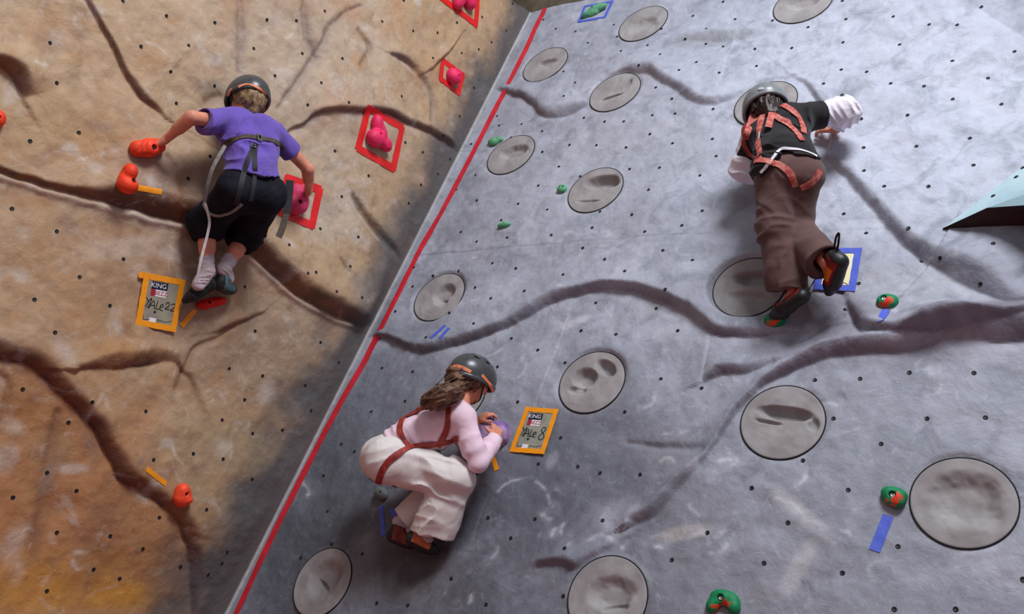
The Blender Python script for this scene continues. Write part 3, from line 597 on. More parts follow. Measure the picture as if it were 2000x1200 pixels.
def head_prims(c, up, fwd):
    r, f, u = frame(up, fwd); ax = np.array([r, f, u]); P = []
    P.append((ell(c + u * .018 - f * .008, ax, (.072, .090, .080)), .02)); P.append((ell(c - u * .035 + f * .022, ax, (.056, .062, .068)), .03))
    P.append((cone(c - u * .088 + f * .060, c - u * .080 + f * .066, .016, .014), .02))                       # chin
    P.append((cone(c + u * .000 + f * .088, c - u * .026 + f * .102, .008, .0115), .012))                       # nose
    P.append((cone(c + u * .012 + f * .078 - r * .03, c + u * .012 + f * .078 + r * .03, .010, .010), .014))    # brow
    for s in (-1, 1):
        P.append((ell(c + r * s * .074 - u * .012 + f * .000, np.array([nrm(r + f * .3 * s), nrm(f - r * .3 * s), u]), (.008, .017, .028)), .006))
        P.append((ell(c + r * s * .036 - u * .022 + f * .062, ax, (.02, .018, .018)), .02))                   # cheek
    P.append((cone(c - u * .055 + f * .083 - r * .014, c - u * .055 + f * .083 + r * .014, .006, .006), .006))  # lips
    return P

M_skin = mat('skin', s2l((214, 140, 112)), .5, .35, var=.10, vscale=25, bump=.1, bscale=300, sss=.12)
def body(root, j, r, hands, headf, extra=()):
    """one continuous figure: torso, neck, head, limbs and hands"""
    P = []; sL, sR, hL, hR = j['sL'], j['sR'], j['hL'], j['hR']; nk = j['neck']; pel = (hL + hR) / 2; ch = (sL + sR) / 2; out = j['out']
    wa = lerp(pel, ch, .38)
    wL, wR = wa + (hL - hR) * .18, wa + (hR - hL) * .18
    P += [(cone(hL, hR, .080, .080), .03), (cone(pel, wa, .085, .080), .05)]
    P += [(cone(wL, lerp(ch, sL, .45), .072, .070), .05), (cone(wR, lerp(ch, sR, .45), .072, .070), .05), (cone(sL, sR, .046, .046), .05)]
    P += [(cone(lerp(ch, nk, .3), nk, .06, .042), .04), (cone(nk, j['head'] - nrm(j['hup']) * .03, .040, .040), .03)]
    for s in ('L', 'R'):
        P += [(cone(j['s' + s], j['e' + s], .040, .031), .03), (cone(j['e' + s], j['w' + s], .032, .0205), .012)]
        P += [(cone(lerp(j['e' + s], j['w' + s], .12), lerp(j['e' + s], j['w' + s], .45), .028, .028), .02)]
        P += [(cone(j['h' + s], j['k' + s], .074, .047), .03), (cone(j['k' + s], j['a' + s], .046, .030), .02)]
        P += [(cone(lerp(j['k' + s], j['a' + s], .15) + out * .010, lerp(j['k' + s], j['a' + s], .5) + out * .010, .040, .038), .02)]
        P += [(cone(j['a' + s], lerp(j['a' + s], j['t' + s], .45), .026, .020), .015)]
    P += head_prims(j['head'], j['hup'], j['hfw']); 
    for h in hands: P += h
    for e in extra: P.append(e)
    g = grid_for([p for p, _ in P], .0045)
    for p, k in P: g.add(p, k)
    V, F = g.mesh(); o = new_mesh('body', V - root, F, M_skin); return o
def eyes(parent, c, up, fwd):
    r, f, u = frame(up, fwd)
    for s in (-1, 1):
        bm = bmesh.new(); bmesh.ops.create_uvsphere(bm, u_segments=16, v_segments=10, radius=.0115)
        me = bpy.data.meshes.new('eye'); bm.to_mesh(me); bm.free(); me.materials.append(M_eye); o = bpy.data.objects.new('eye', me); COL.objects.link(o)
        o.parent = parent; o.location = V3(c + r * s * .030 + f * .0735 - u * .004 - np.array(parent.location))
M_eye = mat('eye', (.75, .73, .70), .2, .5)

def lin(p, d, wl, amp, c=None, R=.1, warp=.6, seed=0):
    """folds: sine ridges across direction d, fading away from c"""
    d = nrm(d)
    o1 = nrm(np.cross(d, [.31, .52, .79])); o2 = np.cross(d, o1); q = np.stack([(p @ d) / wl, (p @ o1) / (wl * 4.5), (p @ o2) / (wl * 4.5)], -1)
    w_ = fbm(p * 10 + seed, 2) - .5; q = q + w_[..., None] * np.array([1.6, .6, .6]) * warp + seed * 3.7
    n = vnoise(q); v = (1 - np.abs(2 * n - 1)) ** 1.7 * amp * 3.2
    if c is not None: v = v * np.exp(-((p - c) ** 2).sum(-1) / R ** 2)
    return v
def cloth(name, prims, material, root, cuts=(), folds=(), h=.0055, noise=.004, nsc=14, subs=()):
    g = grid_for([p for p, _ in prims], h)
    for p, k in prims: g.add(p, k)
    for c in cuts: g.every(c)
    for p in subs: g.cutp(p, .003)
    g.near(lambda P: -(fbm(P * nsc, 3) - .5) * 2 * noise - sum(lin(P, *f) for f in folds) if folds else -(fbm(P * nsc, 3) - .5) * 2 * noise)
    V, F = g.mesh(); return new_mesh(name, V - root, F, material)
def plane(p0, n0):
    p0 = np.asarray(p0); n0 = nrm(n0); return lambda D, P: np.maximum(D, (P - p0) @ n0)

def bvh_of(objs, root):
    V = []; F = []; b = 0
    for o in objs:
        n = len(o.data.vertices); co = np.zeros(n * 3, np.float32); o.data.vertices.foreach_get('co', co); V.append(co.reshape(-1, 3) + root)
        f = np.zeros(len(o.data.polygons) * 4, np.int32); o.data.polygons.foreach_get('vertices', f); F.append(f.reshape(-1, 4) + b); b += n
    return BVHTree.FromPolygons(np.concatenate(V).tolist(), np.concatenate(F).tolist())
def strip(name, C, N, w, th, material, parent, root, bvh=None, off=.003, ws=None, m=5):
    """a webbing band with thickness along C with outward normals N, laid on bvh"""
    C = np.asarray(C, float); N = np.asarray(N, float); n = len(C)
    T = np.gradient(C, axis=0); T /= np.linalg.norm(T, axis=1)[:, None] + 1e-9
    S_ = np.cross(N, T); S_ /= np.linalg.norm(S_, axis=1)[:, None] + 1e-9
    V = []
    for i in range(n):
        ww = w if ws is None else ws[i]; row = []
        for k in range(m):
            q = C[i] + S_[i] * ww * (k / (m - 1) - .5); nn = N[i]
            if bvh is not None:
                h = bvh.find_nearest(V3(q))
                if h[0] is not None and h[3] < .035:
                    hn = np.array(h[1]); hn = hn if hn @ N[i] > 0 else -hn; q = np.array(h[0]) + hn * off; nn = nrm(hn + N[i])
            row.append((q, nn))
        V += [q + nn * th * .5 for q, nn in row] + [q - nn * th * .5 for q, nn in row]
    V = np.array(V)
    if bvh is not None:
        A = V.reshape(n, 2 * m, 3)
        for _ in range(2): A[1:-1] = A[1:-1] * .5 + (A[:-2] + A[2:]) * .25
        V = A.reshape(-1, 3)
    F = []; K = 2 * m
    for i in range(n - 1):
        a, b = i * K, (i + 1) * K
        for k in range(m - 1): F.append((a + k, a + k + 1, b + k + 1, b + k)); F.append((a + m + k + 1, a + m + k, b + m + k, b + m + k + 1))
        F.append((a + m, a, b, b + m)); F.append((a + m - 1, a + 2 * m - 1, b + 2 * m - 1, b + m - 1))
    for a in (0, (n - 1) * K):
        q = [(a + k, a + m + k, a + m + k + 1, a + k + 1) for k in range(m - 1)]; F += q if a == 0 else [x[::-1] for x in q]
    o = new_mesh(name, V - root, F, material, smooth=False); o.parent = parent; return o
def pxpath(pp, n=5):
    return smooth_poly([(a, b) for a, b in pp], n)
def band_px(name, pp, w, material, parent, root, bvh, th=.0025, off=.004, n=6):
    C = []; N = []; last = None
    for (x, y) in pxpath(pp, n):
        r = nrm(ray(x, y)); h = bvh.ray_cast(V3(CAM), V3(r))
        if h[0] is None:
            d0 = last if last else float(np.linalg.norm(root - CAM)); f0 = bvh.find_nearest(V3(CAM + r * d0))
            q = np.array(f0[0]); nn = np.array(f0[1]); nn = nrm(nn * (1 if nn @ (q - CAM) < .3 else -1) - r * .3); last = float(np.linalg.norm(q - CAM))
        else:
            q = np.array(h[0]); nn = np.array(h[1]); last = h[3]
            if nn @ r > 0: nn = -nn
        C.append(q); N.append(nn)
    C = np.array(C); N = np.array(N)
    for _ in range(3):
        C[1:-1] = C[1:-1] * .5 + (C[:-2] + C[2:]) * .25; N[1:-1] = N[1:-1] * .4 + (N[:-2] + N[2:]) * .3
    N /= np.linalg.norm(N, axis=1)[:, None]
    return strip(name, C, N, w, th, material, parent, root, bvh, off)
def band_free(name, P3, normal, w, material, parent, root, th=.002, twist=0):
    C = smooth_poly(P3, 6); N = np.tile(nrm(normal), (len(C), 1)); return strip(name, C, N, w, th, material, parent, root)

def helmet(root, person, c, up, fwd, material, rad=(.108, .130, .112), stripe=None, label='', low=-.035):
    r, f, u = frame(up, fwd); ax = np.array([r, f, u]); rad = np.array(rad); cc = c + u * .012
    g = Grid(cc - .17, cc + .17, .0035)
    g.add(ell(cc, ax, rad), 0)
    g.add(ell(cc + u * .0, ax, rad + np.array([.004, .005, .0]), ), 0.004) if False else None
    rim = cc + u * low; rimn = nrm(-u + f * .10)
    # rolled edge: slightly fatter band just above the rim
    g.add(ell(cc, ax, rad + .005, cuts=((rim - rimn * .016, -rimn),)), .005)
    g.every(plane(rim, rimn))
    g.cutp(ell(cc - u * .004, ax, rad - .011), .004)
    for a, b in ((.9, .3), (1.5, .3), (2.25, .3), (-.9, .3), (-2.25, .3), (3.6, .3), (.3, .75), (-.3, .75), (2.9, .75), (-2.7, .75), (1.55, .8), (-1.55, .3)):
        # vents round the crown
        el = .62 + b * .55; d = np.array([math.sin(a) * math.cos(el), math.cos(a) * math.cos(el), math.sin(el)]) * rad
        p = cc + ax.T @ d; dn = nrm(ax.T @ (d / rad ** 2)); tt = nrm(np.cross(dn, u)); 
        g.cutp(ell(p, np.array([tt, nrm(np.cross(dn, tt)), dn]), (.019, .0095, .03)), .003)
    V, F = g.mesh(); o = new_mesh('helmet', V - root, F, material); o.parent = person
    b = bvh_of([o], root)
    return o, b
def chin_strap(parent, root, c, up, fwd, material):
    r, f, u = frame(up, fwd)
    for s in (-1, 1):
        P = [c + r * s * .090 + f * .02 + u * .0, c + r * s * .082 + f * .025 - u * .04, c + r * s * .05 + f * .055 - u * .085, c + f * .06 - u * .107]
        C = smooth_poly(P, 5); N = np.array([nrm(p - (c - u * .02)) for p in C]); strip('chin_strap', C, N, .012, .002, material, parent, root)

M_sole = mat('black_rubber', (.013, .013, .014), .45, .4, var=.3, vscale=60, bump=.2)
def shoe(root, person, heel, toe, solen, mats, size=1.0, loop=None, name='climbing_shoe', lbl=None):
    """heel/toe: centres of the foot ends, solen: direction the sole faces"""
    d = nrm(toe - heel); n = nrm(solen - (solen @ d) * d); s = np.cross(d, n); L = np.linalg.norm(toe - heel)
    b = []
    mid = lerp(heel, toe, .45); ball = lerp(heel, toe, .74)
    b += [(cone(heel, mid, .031 * size, .030 * size), .01), (cone(mid, ball, .030 * size, .036 * size, fl=(n, .82)), .015), (cone(ball, toe + d * .004, .035 * size, .022 * size, fl=(n, .72)), .012)]
    b += [(cone(heel - n * .02 * size, heel - n * .045 * size + d * .008, .030 * size, .031 * size), .012), (cone(mid - n * .012, heel - n * .035 * size + d * .02, .026 * size, .026 * size), .02)]
    g = grid_for([p for p, _ in b], .0032)
    for p, k in b: g.add(p, k)
    top = heel - n * .058 * size
    g.every(plane(top, -n)); g.cutp(cone(top + d * .006, top + n * .03 + d * .008, .025 * size, .022 * size), .003)
    base = g.D.copy()
    V, F = g.mesh(); up_ = new_mesh(name, V - root, F, mats[0]); up_.parent = person
    # rubber: rand round the edge, toe cap and sole
    g.D = base.copy() - .0022
    ctr = lerp(heel, toe, .5) + n * .004
    def rub(D, P):
        a = -((P - (ctr + n * .0)) @ n) + .013                     # below this line is sole
        t = (P - heel) @ d / L
        cap = .72 - t; cap = cap * L                                 # toe cap
        hl = t * L + .014 + ((P - heel) @ n + .018)*-.2                                     # heel rand
        return np.maximum(D, np.minimum(np.minimum(a - .002, cap), hl))
    g.every(rub); V, F = g.mesh(); so = new_mesh('rubber_sole', V - root, F, M_sole); so.parent = up_
    if mats[1] is not None:                                         # side panel
        g.D = base.copy() - .0030
        def pan(D, P):
            t = (P - heel) @ d / L
            return np.maximum(D, np.maximum(np.abs(t - .42) * L - .20 * L, np.abs((P - ctr) @ n + .024 * size) - .024 * size))
        g.every(pan); V, F = g.mesh()
        if len(V): so2 = new_mesh('side_panel', V - root, F, mats[1]); so2.parent = up_
    if loop is not None:
        a = heel - n * .030 - d * .028 * size; P = [a, a - d * .028 + loop * .4, a - d * .052 - n * .004 + loop, a - d * .036 - n * .016 + loop * .7, a - d * .004 - n * .016]
        band_free('pull_loop', P, s, .010, mats[2], up_, root, th=.003)
    # laces / straps over the instep
    for t in (.38, .50, .62):
        c = lerp(heel, toe, t) - n * (.032 - .008 * (t - .38) / .24) * size; C = [c + s * .026 * size + n * .012, c + s * .012 * size - n * .001, c - s * .012 * size - n * .001, c - s * .026 * size + n * .012]
        C = smooth_poly(C, 4); N = np.array([nrm(p - lerp(heel, toe, t)) for p in C]); strip('lace', C, N, .007, .003, mats[2], up_, root)
    return up_
def socks(root, person, a, t, kn, material):
    P = [(cone(lerp(a, kn, .32), a, .034, .032), .01), (cone(a, lerp(a, t, .5), .034, .03), .01)]
    up = nrm(kn - a)
    return cloth('sock', P, material, root, cuts=(plane(lerp(a, kn, .30), up),), folds=((up, .014, .0022, None, .1, .5, 3),), h=.004, noise=.0015, nsc=40)

M_black = mat('black_webbing', (.018, .018, .02), .6, .3, bump=.3, bscale=400)
M_grey_web = mat('grey_webbing', (.22, .20, .185), .7, .2, var=.2, vscale=60, bump=.3, bscale=400)
M_white_web = mat('white_webbing', (.55, .50, .48), .7, .2, var=.1, vscale=60, bump=.3, bscale=400)
M_brown_web = mat('brown_webbing', (.085, .06, .045), .7, .2, var=.2, vscale=60, bump=.3, bscale=400)
M_redweb = mat('patterned_red_webbing', (.40, .045, .04), .55, .35, rgb2=(.58, .20, .15), vscale=45, bump=.35, bscale=400)
M_darkred = mat('dark_red_webbing', (.22, .018, .016), .5, .35, rgb2=(.38, .05, .03), vscale=50, bump=.35, bscale=400)
M_helm = mat('dark_grey_shell', (.055, .058, .060), .32, .5, var=.15, vscale=40)
M_helm2 = mat('silver_grey_shell', (.20, .215, .22), .30, .5, var=.1, vscale=30)
M_orange_ref = mat('orange_reflective_tape', (.75, .17, .07), .4, .4, rgb2=(.80, .27, .14), vscale=30)
M_buckle = mat('steel_buckle', (.35, .35, .36), .3, .5, metal=.9)


# ------------------------------------------------------------------ lettering
M_ink = mat('black_ink', (.012, .012, .012), .7, .1)
def text_on(txt, pos, xd, yd, nd, size, material, parent, ext=.0004, sx=1.0, name='lettering'):
    cu = bpy.data.curves.new('lettering', 'FONT'); cu.body = txt; cu.size = size; cu.extrude = ext; cu.align_x = 'CENTER'; cu.align_y = 'CENTER'
    t = bpy.data.objects.new('tmp', cu); COL.objects.link(t); bpy.context.view_layer.update()
    me = bpy.data.meshes.new_from_object(t.evaluated_get(bpy.context.evaluated_depsgraph_get())); bpy.data.objects.remove(t)
    co = np.zeros(len(me.vertices) * 3, np.float32); me.vertices.foreach_get('co', co); co = co.reshape(-1, 3)
    W = np.asarray(pos) + co[:, :1] * sx * nrm(xd) + co[:, 1:2] * nrm(yd) + co[:, 2:3] * nrm(nd)
    me.vertices.foreach_set('co', W.astype(np.float32).ravel()); me.update(); me.materials.clear(); me.materials.append(material)
    o = bpy.data.objects.new(name, me); COL.objects.link(o); o.parent = parent; return o
#%%HOLDS
# ------------------------------------------------------------------ climbing holds
FR_ = {'R': (UX, CD, NR), 'L': (-HL, VL, NL)}
def hold(px, py, side, blobs, material, label, bolts=((0, 0),), group=None, grooves=(), name='climbing_hold', h=.0035, k=.014, noise=.003, screw=False, br=.0085):
    p, n = surf(px, py, side); ex, ey, ez = FR_[side]; ax = np.array([ex, ey, ez])
    loc = lambda v: p + v[0] * ex + v[1] * ey + (v[2] if len(v) > 2 else 0) * ez
    lo = p - .14; hi = p + .14
    g = Grid(np.minimum.reduce([loc(b[0]) for b in blobs]) - .09, np.maximum.reduce([loc(b[0]) for b in blobs]) + .09, h)
    for b in blobs:
        c, r = b[0], b[1]; an = b[2] if len(b) > 2 else 0
        a2 = np.array([ex * math.cos(an) + ey * math.sin(an), -ex * math.sin(an) + ey * math.cos(an), ez])
        g.add(ell(loc(c), a2, r), k)
    g.near(lambda P: -(fbm(P * 30 + px, 3) - .5) * 2 * noise, .02)
    for (a, b, r) in grooves: g.cutp(cone(loc(a), loc(b), r, r), .006)
    tops = []
    for (bx, by) in bolts:
        # find the skin over the bolt and countersink it
        s = np.linspace(.12, 0, 100); q = np.array([loc((bx, by, z)) for z in s]); ii = np.round((q - g.lo) / g.h).astype(int); ii = np.clip(ii, 0, g.n - 1)
        dv = g.D[ii[:, 0], ii[:, 1], ii[:, 2]]; w = np.argmax(dv < 0); zt = s[w] if (dv < 0).any() else .02
        g.cutp(cone(loc((bx, by, zt - .014)), loc((bx, by, zt + .03)), br, br * 1.25), .003); tops.append(zt - .016)
    _, nn = near(p, side)
    g.every(plane(p - ez * .018, -ez)); V, F = g.mesh()
    o = new_mesh(name, V - p, F, material); o.location = p; tag(o, label, 'climbing hold', group)
    for (bx, by), z in zip(bolts, tops):
        q = (loc((bx, by, z)) - p); k2 = 16; prof = [(0, .004), (.0028, .004), (.003, .0065), (.0058, .0065), (.0062, .0055), (.0064, -.004)]
        Vv = []; Ff = []
        for (r, zz) in prof:
            r *= br / .0085
            for i in range(k2): a = 2 * PI * i / k2; Vv.append(q + ex * r * math.cos(a) + ey * r * math.sin(a) + ez * zz)
        for i in range(len(prof) - 1):
            for m_ in range(k2): Ff.append((i * k2 + m_, i * k2 + (m_ + 1) % k2, (i + 1) * k2 + (m_ + 1) % k2, (i + 1) * k2 + m_))
        b = new_mesh('bolt', Vv, Ff, M_bolt if screw else M_hole); b.parent = o
    return o
M_bolt = mat('steel_bolt', (.45, .45, .46), .35, .5, metal=.8)
M_or_h = mat('orange_resin', s2l((240, 66, 30)), .55, .35, var=.15, vscale=18, bump=.35, bscale=240)
M_rd_h = mat('red_resin', s2l((225, 22, 12)), .55, .35, var=.15, vscale=18, bump=.3, bscale=240)
M_co_h = mat('coral_resin', s2l((248, 78, 45)), .5, .35, var=.12, vscale=18, bump=.3, bscale=240)
M_pk_h = mat('pink_resin', s2l((226, 40, 92)), .55, .35, var=.12, vscale=18, bump=.35, bscale=240)
M_lp_h = mat('dusty_pink_resin', s2l((214, 62, 104)), .6, .3, var=.12, vscale=18, bump=.35, bscale=240)
M_pg_h = mat('pale_green_resin', s2l((92, 158, 116)), .6, .3, var=.15, vscale=30, bump=.3, bscale=240)
M_gy_h = mat('grey_green_resin', s2l((104, 112, 106)), .7, .3, var=.15, vscale=30, bump=.3, bscale=240)
M_vi_h = mat('violet_resin', s2l((120, 88, 146)), .6, .3, rgb2=s2l((176, 150, 190)), vscale=16, bump=.3, bscale=240)
M_gr_h = mat('green_red_resin', s2l((12, 128, 78)), .55, .35, rgb2=s2l((232, 58, 34)), vscale=9, bump=.3, bscale=240)
M_gr_h.node_tree.nodes['Color Ramp'].color_ramp.elements[0].position = .60; M_gr_h.node_tree.nodes['Color Ramp'].color_ramp.elements[1].position = .64
G1 = 'pink holds framed in red tape'
hold(287, 291, 'L', [((-.05, -.018, .02), (.045, .040, .035)), ((-.005, .0, .03), (.055, .046, .045), .3), ((.035, .022, .022), (.045, .038, .035), .3)], M_or_h, 'orange hold gripped by the left hand of the child in purple', bolts=((.0, -.002),), grooves=(((-.065, -.06, .05), (-.055, .05, .06), .005), ((-.045, -.06, .06), (-.035, .05, .065), .004)), br=.013)
hold(246, 353, 'L', [((.0, -.025, .02), (.050, .042, .045)), ((-.0, .04, .03), (.034, .040, .040), .1), ((-.01, .0, .015), (.035, .05, .03))], M_or_h, 'upright orange two-lobed hold above the long dark ledge', bolts=((.012, -.003),), br=.011)
hold(408, 592, 'L', [((-.03, -.012, .012), (.045, .026, .035), .3), ((.035, .012, .012), (.060, .026, .035), .3)], M_rd_h, 'flat red foothold under the dark shoes of the child in purple', bolts=((-.02, .0),))
hold(352, 968, 'L', [((.0, -.006, .02), (.046, .050, .040)), ((-.006, .028, .025), (.034, .035, .040)), ((.02, -.02, .03), (.03, .02, .03))], M_co_h, 'lone coral orange hold low on the tan wall below a tape dash', bolts=((.0, .012),))
hold(-12, 232, 'L', [((.0, .0, .02), (.040, .040, .035))], M_or_h, 'sliver of an orange hold at the left edge of the picture', bolts=((.0, .0),))
hold(734, 268, 'L', [((-.025, -.02, .03), (.068, .060, .050)), ((-.02, .075, .025), (.040, .062, .040), .15), ((.062, -.035, .03), (.050, .040, .040), -.6), ((.02, .03, .03), (.03, .06, .04), .4)], M_pk_h, 'large three-lobed hot pink hold in the tallest red tape diamond', bolts=((-.02, .005),), group=G1, grooves=(((-.05, .035, .085), (.03, .02, .08), .006), ((-.02, -.04, .085), (.03, -.03, .085), .006)))
hold(880, 151, 'L', [((.0, .0, .03), (.060, .058, .050)), ((.03, .03, .03), (.035, .035, .04))], M_pk_h, 'small round pink hold in the little red tape diamond', bolts=((.008, .0),), group=G1, grooves=(((-.05, .03, .07), (.04, .045, .07), .005), ((-.04, -.03, .075), (.03, -.045, .07), .004)))
hold(902, 4, 'L', [((-.055, -.0, .03), (.05, .095, .05), -.3), ((.05, .02, .03), (.05, .06, .045), .5)], M_pk_h, 'pink hold cut off by the top edge, in the highest red tape', bolts=((-.02, .05),), group=G1)
hold(573, 394, 'L', [((-.0, -.02, .03), (.062, .062, .055)), ((.0, .04, .03), (.050, .062, .050)), ((.03, .0, .04), (.04, .06, .04))], M_lp_h, 'dusty pink hold held by the right hand of the child in purple', bolts=((-.010, -.010),), group=G1, br=.012, grooves=(((-.05, -.045, .095), (.04, -.035, .095), .006),))
G2 = 'small plain green holds'
hold(1160, 24, 'R', [((-.02, -.03, .012), (.070, .030, .030), .15), ((.03, .01, .02), (.08, .030, .030), .3)], M_pg_h, 'pale green hold inside the blue tape frame at the top', bolts=((.0, .0),), group=G2)
hold(968, 278, 'R', [((-.01, -.008, .012), (.044, .034, .028), -.2), ((.02, .008, .01), (.045, .022, .022), .1)], M_pg_h, 'small green hold tucked above the left rim of a round plate near the red line', bolts=((-.015, .008), (.018, .01)), group=G2, br=.006)
hold(1099, 372, 'R', [((.0, .0, .010), (.034, .032, .026))], M_pg_h, 'small round green hold touching the plate with the deep oval scoop', bolts=((-.01, .006), (.012, .004)), group=G2, br=.006)
hold(987, 442, 'R', [((-.005, .0, .008), (.045, .020, .026), .25)], M_pg_h, 'thin flat green hold by itself on the open slab', bolts=((.0, .003),), group=G2, br=.005)
G3 = 'green holds with red marks'
hold(1732, 592, 'R', [((.0, -.0, .01), (.042, .036, .030)), ((.02, .0, .01), (.03, .03, .025))], M_gr_h, 'round green and red hold above a short blue tape dash', bolts=((-.010, .004),), group=G3, screw=True, br=.012)
hold(1748, 974, 'R', [((.0, .012, .012), (.046, .026, .030)), ((-.016, .0, .012), (.030, .038, .030), .3), ((.012, -.010, .012), (.030, .034, .030), -.3)], M_gr_h, 'fan-shaped green and red hold left of the biggest round plate', bolts=((-.004, -.002),), group=G3, screw=True, br=.012)
hold(1415, 1180, 'R', [((.0, .02, .012), (.056, .030, .032)), ((-.036, -.012, .012), (.026, .040, .028), -.3), ((.040, -.002, .012), (.026, .034, .028), .4)], M_gr_h, 'arched green and red hold at the bottom edge of the picture', bolts=((-.008, .010),), group=G3, screw=True, br=.012)
hold(1514, 628, 'R', [((.0, .0, .01), (.050, .036, .036))], M_gr_h, 'green and red foothold under the toe of the climber in brown trousers', bolts=((.01, .0),), group=G3)
hold(958, 862, 'R', [((-.03, .01, .04), (.088, .10, .085)), ((.05, .03, .03), (.07, .07, .07)), ((-.02, -.08, .02), (.06, .06, .06))], M_vi_h, 'big violet marbled hold hugged by the child in pink', bolts=((.0, -.02),))
hold(1480, 348, 'R', [((.0, .0, .02), (.055, .050, .045))], M_gy_h, 'grey hold under the left hand of the climber in black', bolts=((.0, .02),))
hold(750, 968, 'R', [((-.01, .0, .012), (.048, .034, .030), -.3)], M_gy_h, 'small grey green hold left of the trousers of the child in pink', bolts=((.0, .0),), br=.006)
#%%TAPES
# ------------------------------------------------------------------ tapes
M_red = mat('red_tape', s2l((216, 34, 34)), .45, .35, var=.08, vscale=20, bump=.15, bscale=60)
M_dred = mat('worn_red_tape', s2l((200, 40, 52)), .45, .35, var=.12, vscale=14, bump=.15, bscale=60)
M_ora = mat('orange_tape', s2l((240, 150, 24)), .45, .35, var=.06, vscale=30, bump=.2, bscale=60)
M_blu = mat('blue_tape', s2l((78, 96, 196)), .5, .3, var=.08, vscale=30, bump=.2, bscale=60)
def tape_geo(pp, side, w, off=.0018, step=6):
    P = []; N = []
    pp = np.array(pp, float)
    for i in range(len(pp) - 1):
        L = np.hypot(*(pp[i + 1] - pp[i])); n = max(2, int(L / step))
        for k in range(n + (i == len(pp) - 2)): x, y = pp[i] + (pp[i + 1] - pp[i]) * k / n; a, b = surf(x, y, side); P.append(a); N.append(b)
    P = np.array(P); N = np.array(N)
    for _ in range(2):
        if len(P) > 2: P[1:-1] = P[1:-1] * .5 + (P[:-2] + P[2:]) * .25
        N[1:-1] = N[1:-1] * .5 + (N[:-2] + N[2:]) * .25
    return P, N / np.linalg.norm(N, axis=1)[:, None]
BV = {'R': BR_, 'L': BL_}
def tape(name, pp, side, w, material, label=None, cat='tape', parent=None, group=None, off=.0022):
    P, N = tape_geo(pp, side, w); root = P[0]; 
    if parent is not None: root = np.array(parent.location)
    o = strip(name, P, N, w, .0008, material, parent, root, BV[side], off, m=4)
    if parent is None: o.location = V3(root); tag(o, label, cat, group)
    return o
tape('boundary_tape', [(1067, 15), (1050, 45), (1028, 95), (1000, 150), (976, 197), (945, 258), (900, 345), (860, 420), (822, 485), (782, 565), (742, 645), (712, 708), (672, 775), (632, 850), (592, 928), (548, 1015), (505, 1105), (460, 1203)], 'R', .046, M_dred, 'long red tape line running down the slab beside the corner')
def tape_frame(quad, side, w, material, label, group=None, name='tape_outline', cat='tape', over=.0):
    p, n = surf(*quad[3], side); e = empty(name, V3(p)); tag(e, label, cat, group); q = np.array(quad, float)
    for i in range(len(q) - (1 if len(q) == 3 else 0)):
        a, b = q[i], q[(i + 1) % len(q)]; d = (b - a) / np.hypot(*(b - a)); tape('tape_strip', [a - d * over, b + d * over], side, w, material, parent=e, off=.0022 + .0007 * i)
    return e
G4 = 'red tape diamonds on the tan wall'
tape_frame([(719, 211), (785, 249), (768, 329), (699, 290)], 'L', .050, M_red, 'largest red tape diamond, crossing the thin ledge, round a big pink hold', G4, over=3)
tape_frame([(864, 118), (904, 147), (895, 182), (860, 154)], 'L', .040, M_red, 'smallest red tape diamond, round the little pink hold', G4, over=2)
tape_frame([(870, -55), (935, -30), (929, 48), (862, -4)], 'L', .046, M_red, 'red tape diamond cut off by the top edge of the picture', G4, over=3)
tape_frame([(562, 348), (624, 370), (609, 441), (541, 412)], 'L', .048, M_red, 'red tape diamond behind the right hand of the child in purple', G4, over=3)
tape_frame([(1143, 13), (1196, 3), (1181, 34), (1131, 43)], 'R', .022, M_blu, 'thin blue tape frame round the pale green hold at the top', None, over=1)
G5 = 'orange tape dashes beside holds'
tape('tape_dash', [(266, 366), (316, 375)], 'L', .028, M_ora, 'orange tape dash pointing right from the two-lobed orange hold', group=G5)
tape('tape_dash', [(354, 637), (381, 606)], 'L', .030, M_ora, 'orange tape dash slanting up to the red foothold', group=G5)
tape('tape_dash', [(286, 916), (324, 946)], 'L', .024, M_ora, 'orange tape dash above the lone coral hold', group=G5)
tape('tape_dash', [(961, 890), (971, 919)], 'R', .026, M_ora, 'orange tape dash right of the elbow of the child in pink', group=G5)
tape('tape_dash', [(900, 905), (908, 917)], 'R', .026, M_ora, 'orange tape scrap peeping out between knee and elbow in pink', group=G5)
G6 = 'blue tape dashes on the slab'
tape('tape_dash', [(841, 661), (870, 636)], 'R', .024, M_blu, 'longer blue tape dash of the pair under the round plate', group=G6)
tape('tape_dash', [(859, 662), (877, 641)], 'R', .024, M_blu, 'shorter blue tape dash of the pair under the round plate', group=G6)
tape('tape_dash', [(1719, 628), (1731, 605)], 'R', .034, M_blu, 'blue tape dash below the round green and red hold', group=G6)
tape('tape_dash', [(1708, 1077), (1735, 1008)], 'R', .040, M_blu, 'long blue tape dash below the fan-shaped green and red hold', group=G6)
tape('tape_dash', [(744, 989), (749, 1047)], 'R', .026, M_blu, 'dim blue tape dash left of the shoes of the child in pink', group=G6)
tape('tape_dash', [(763, 994), (777, 1018)], 'R', .026, M_blu, 'dim blue tape dash behind the ankles of the child in pink', group=G6)

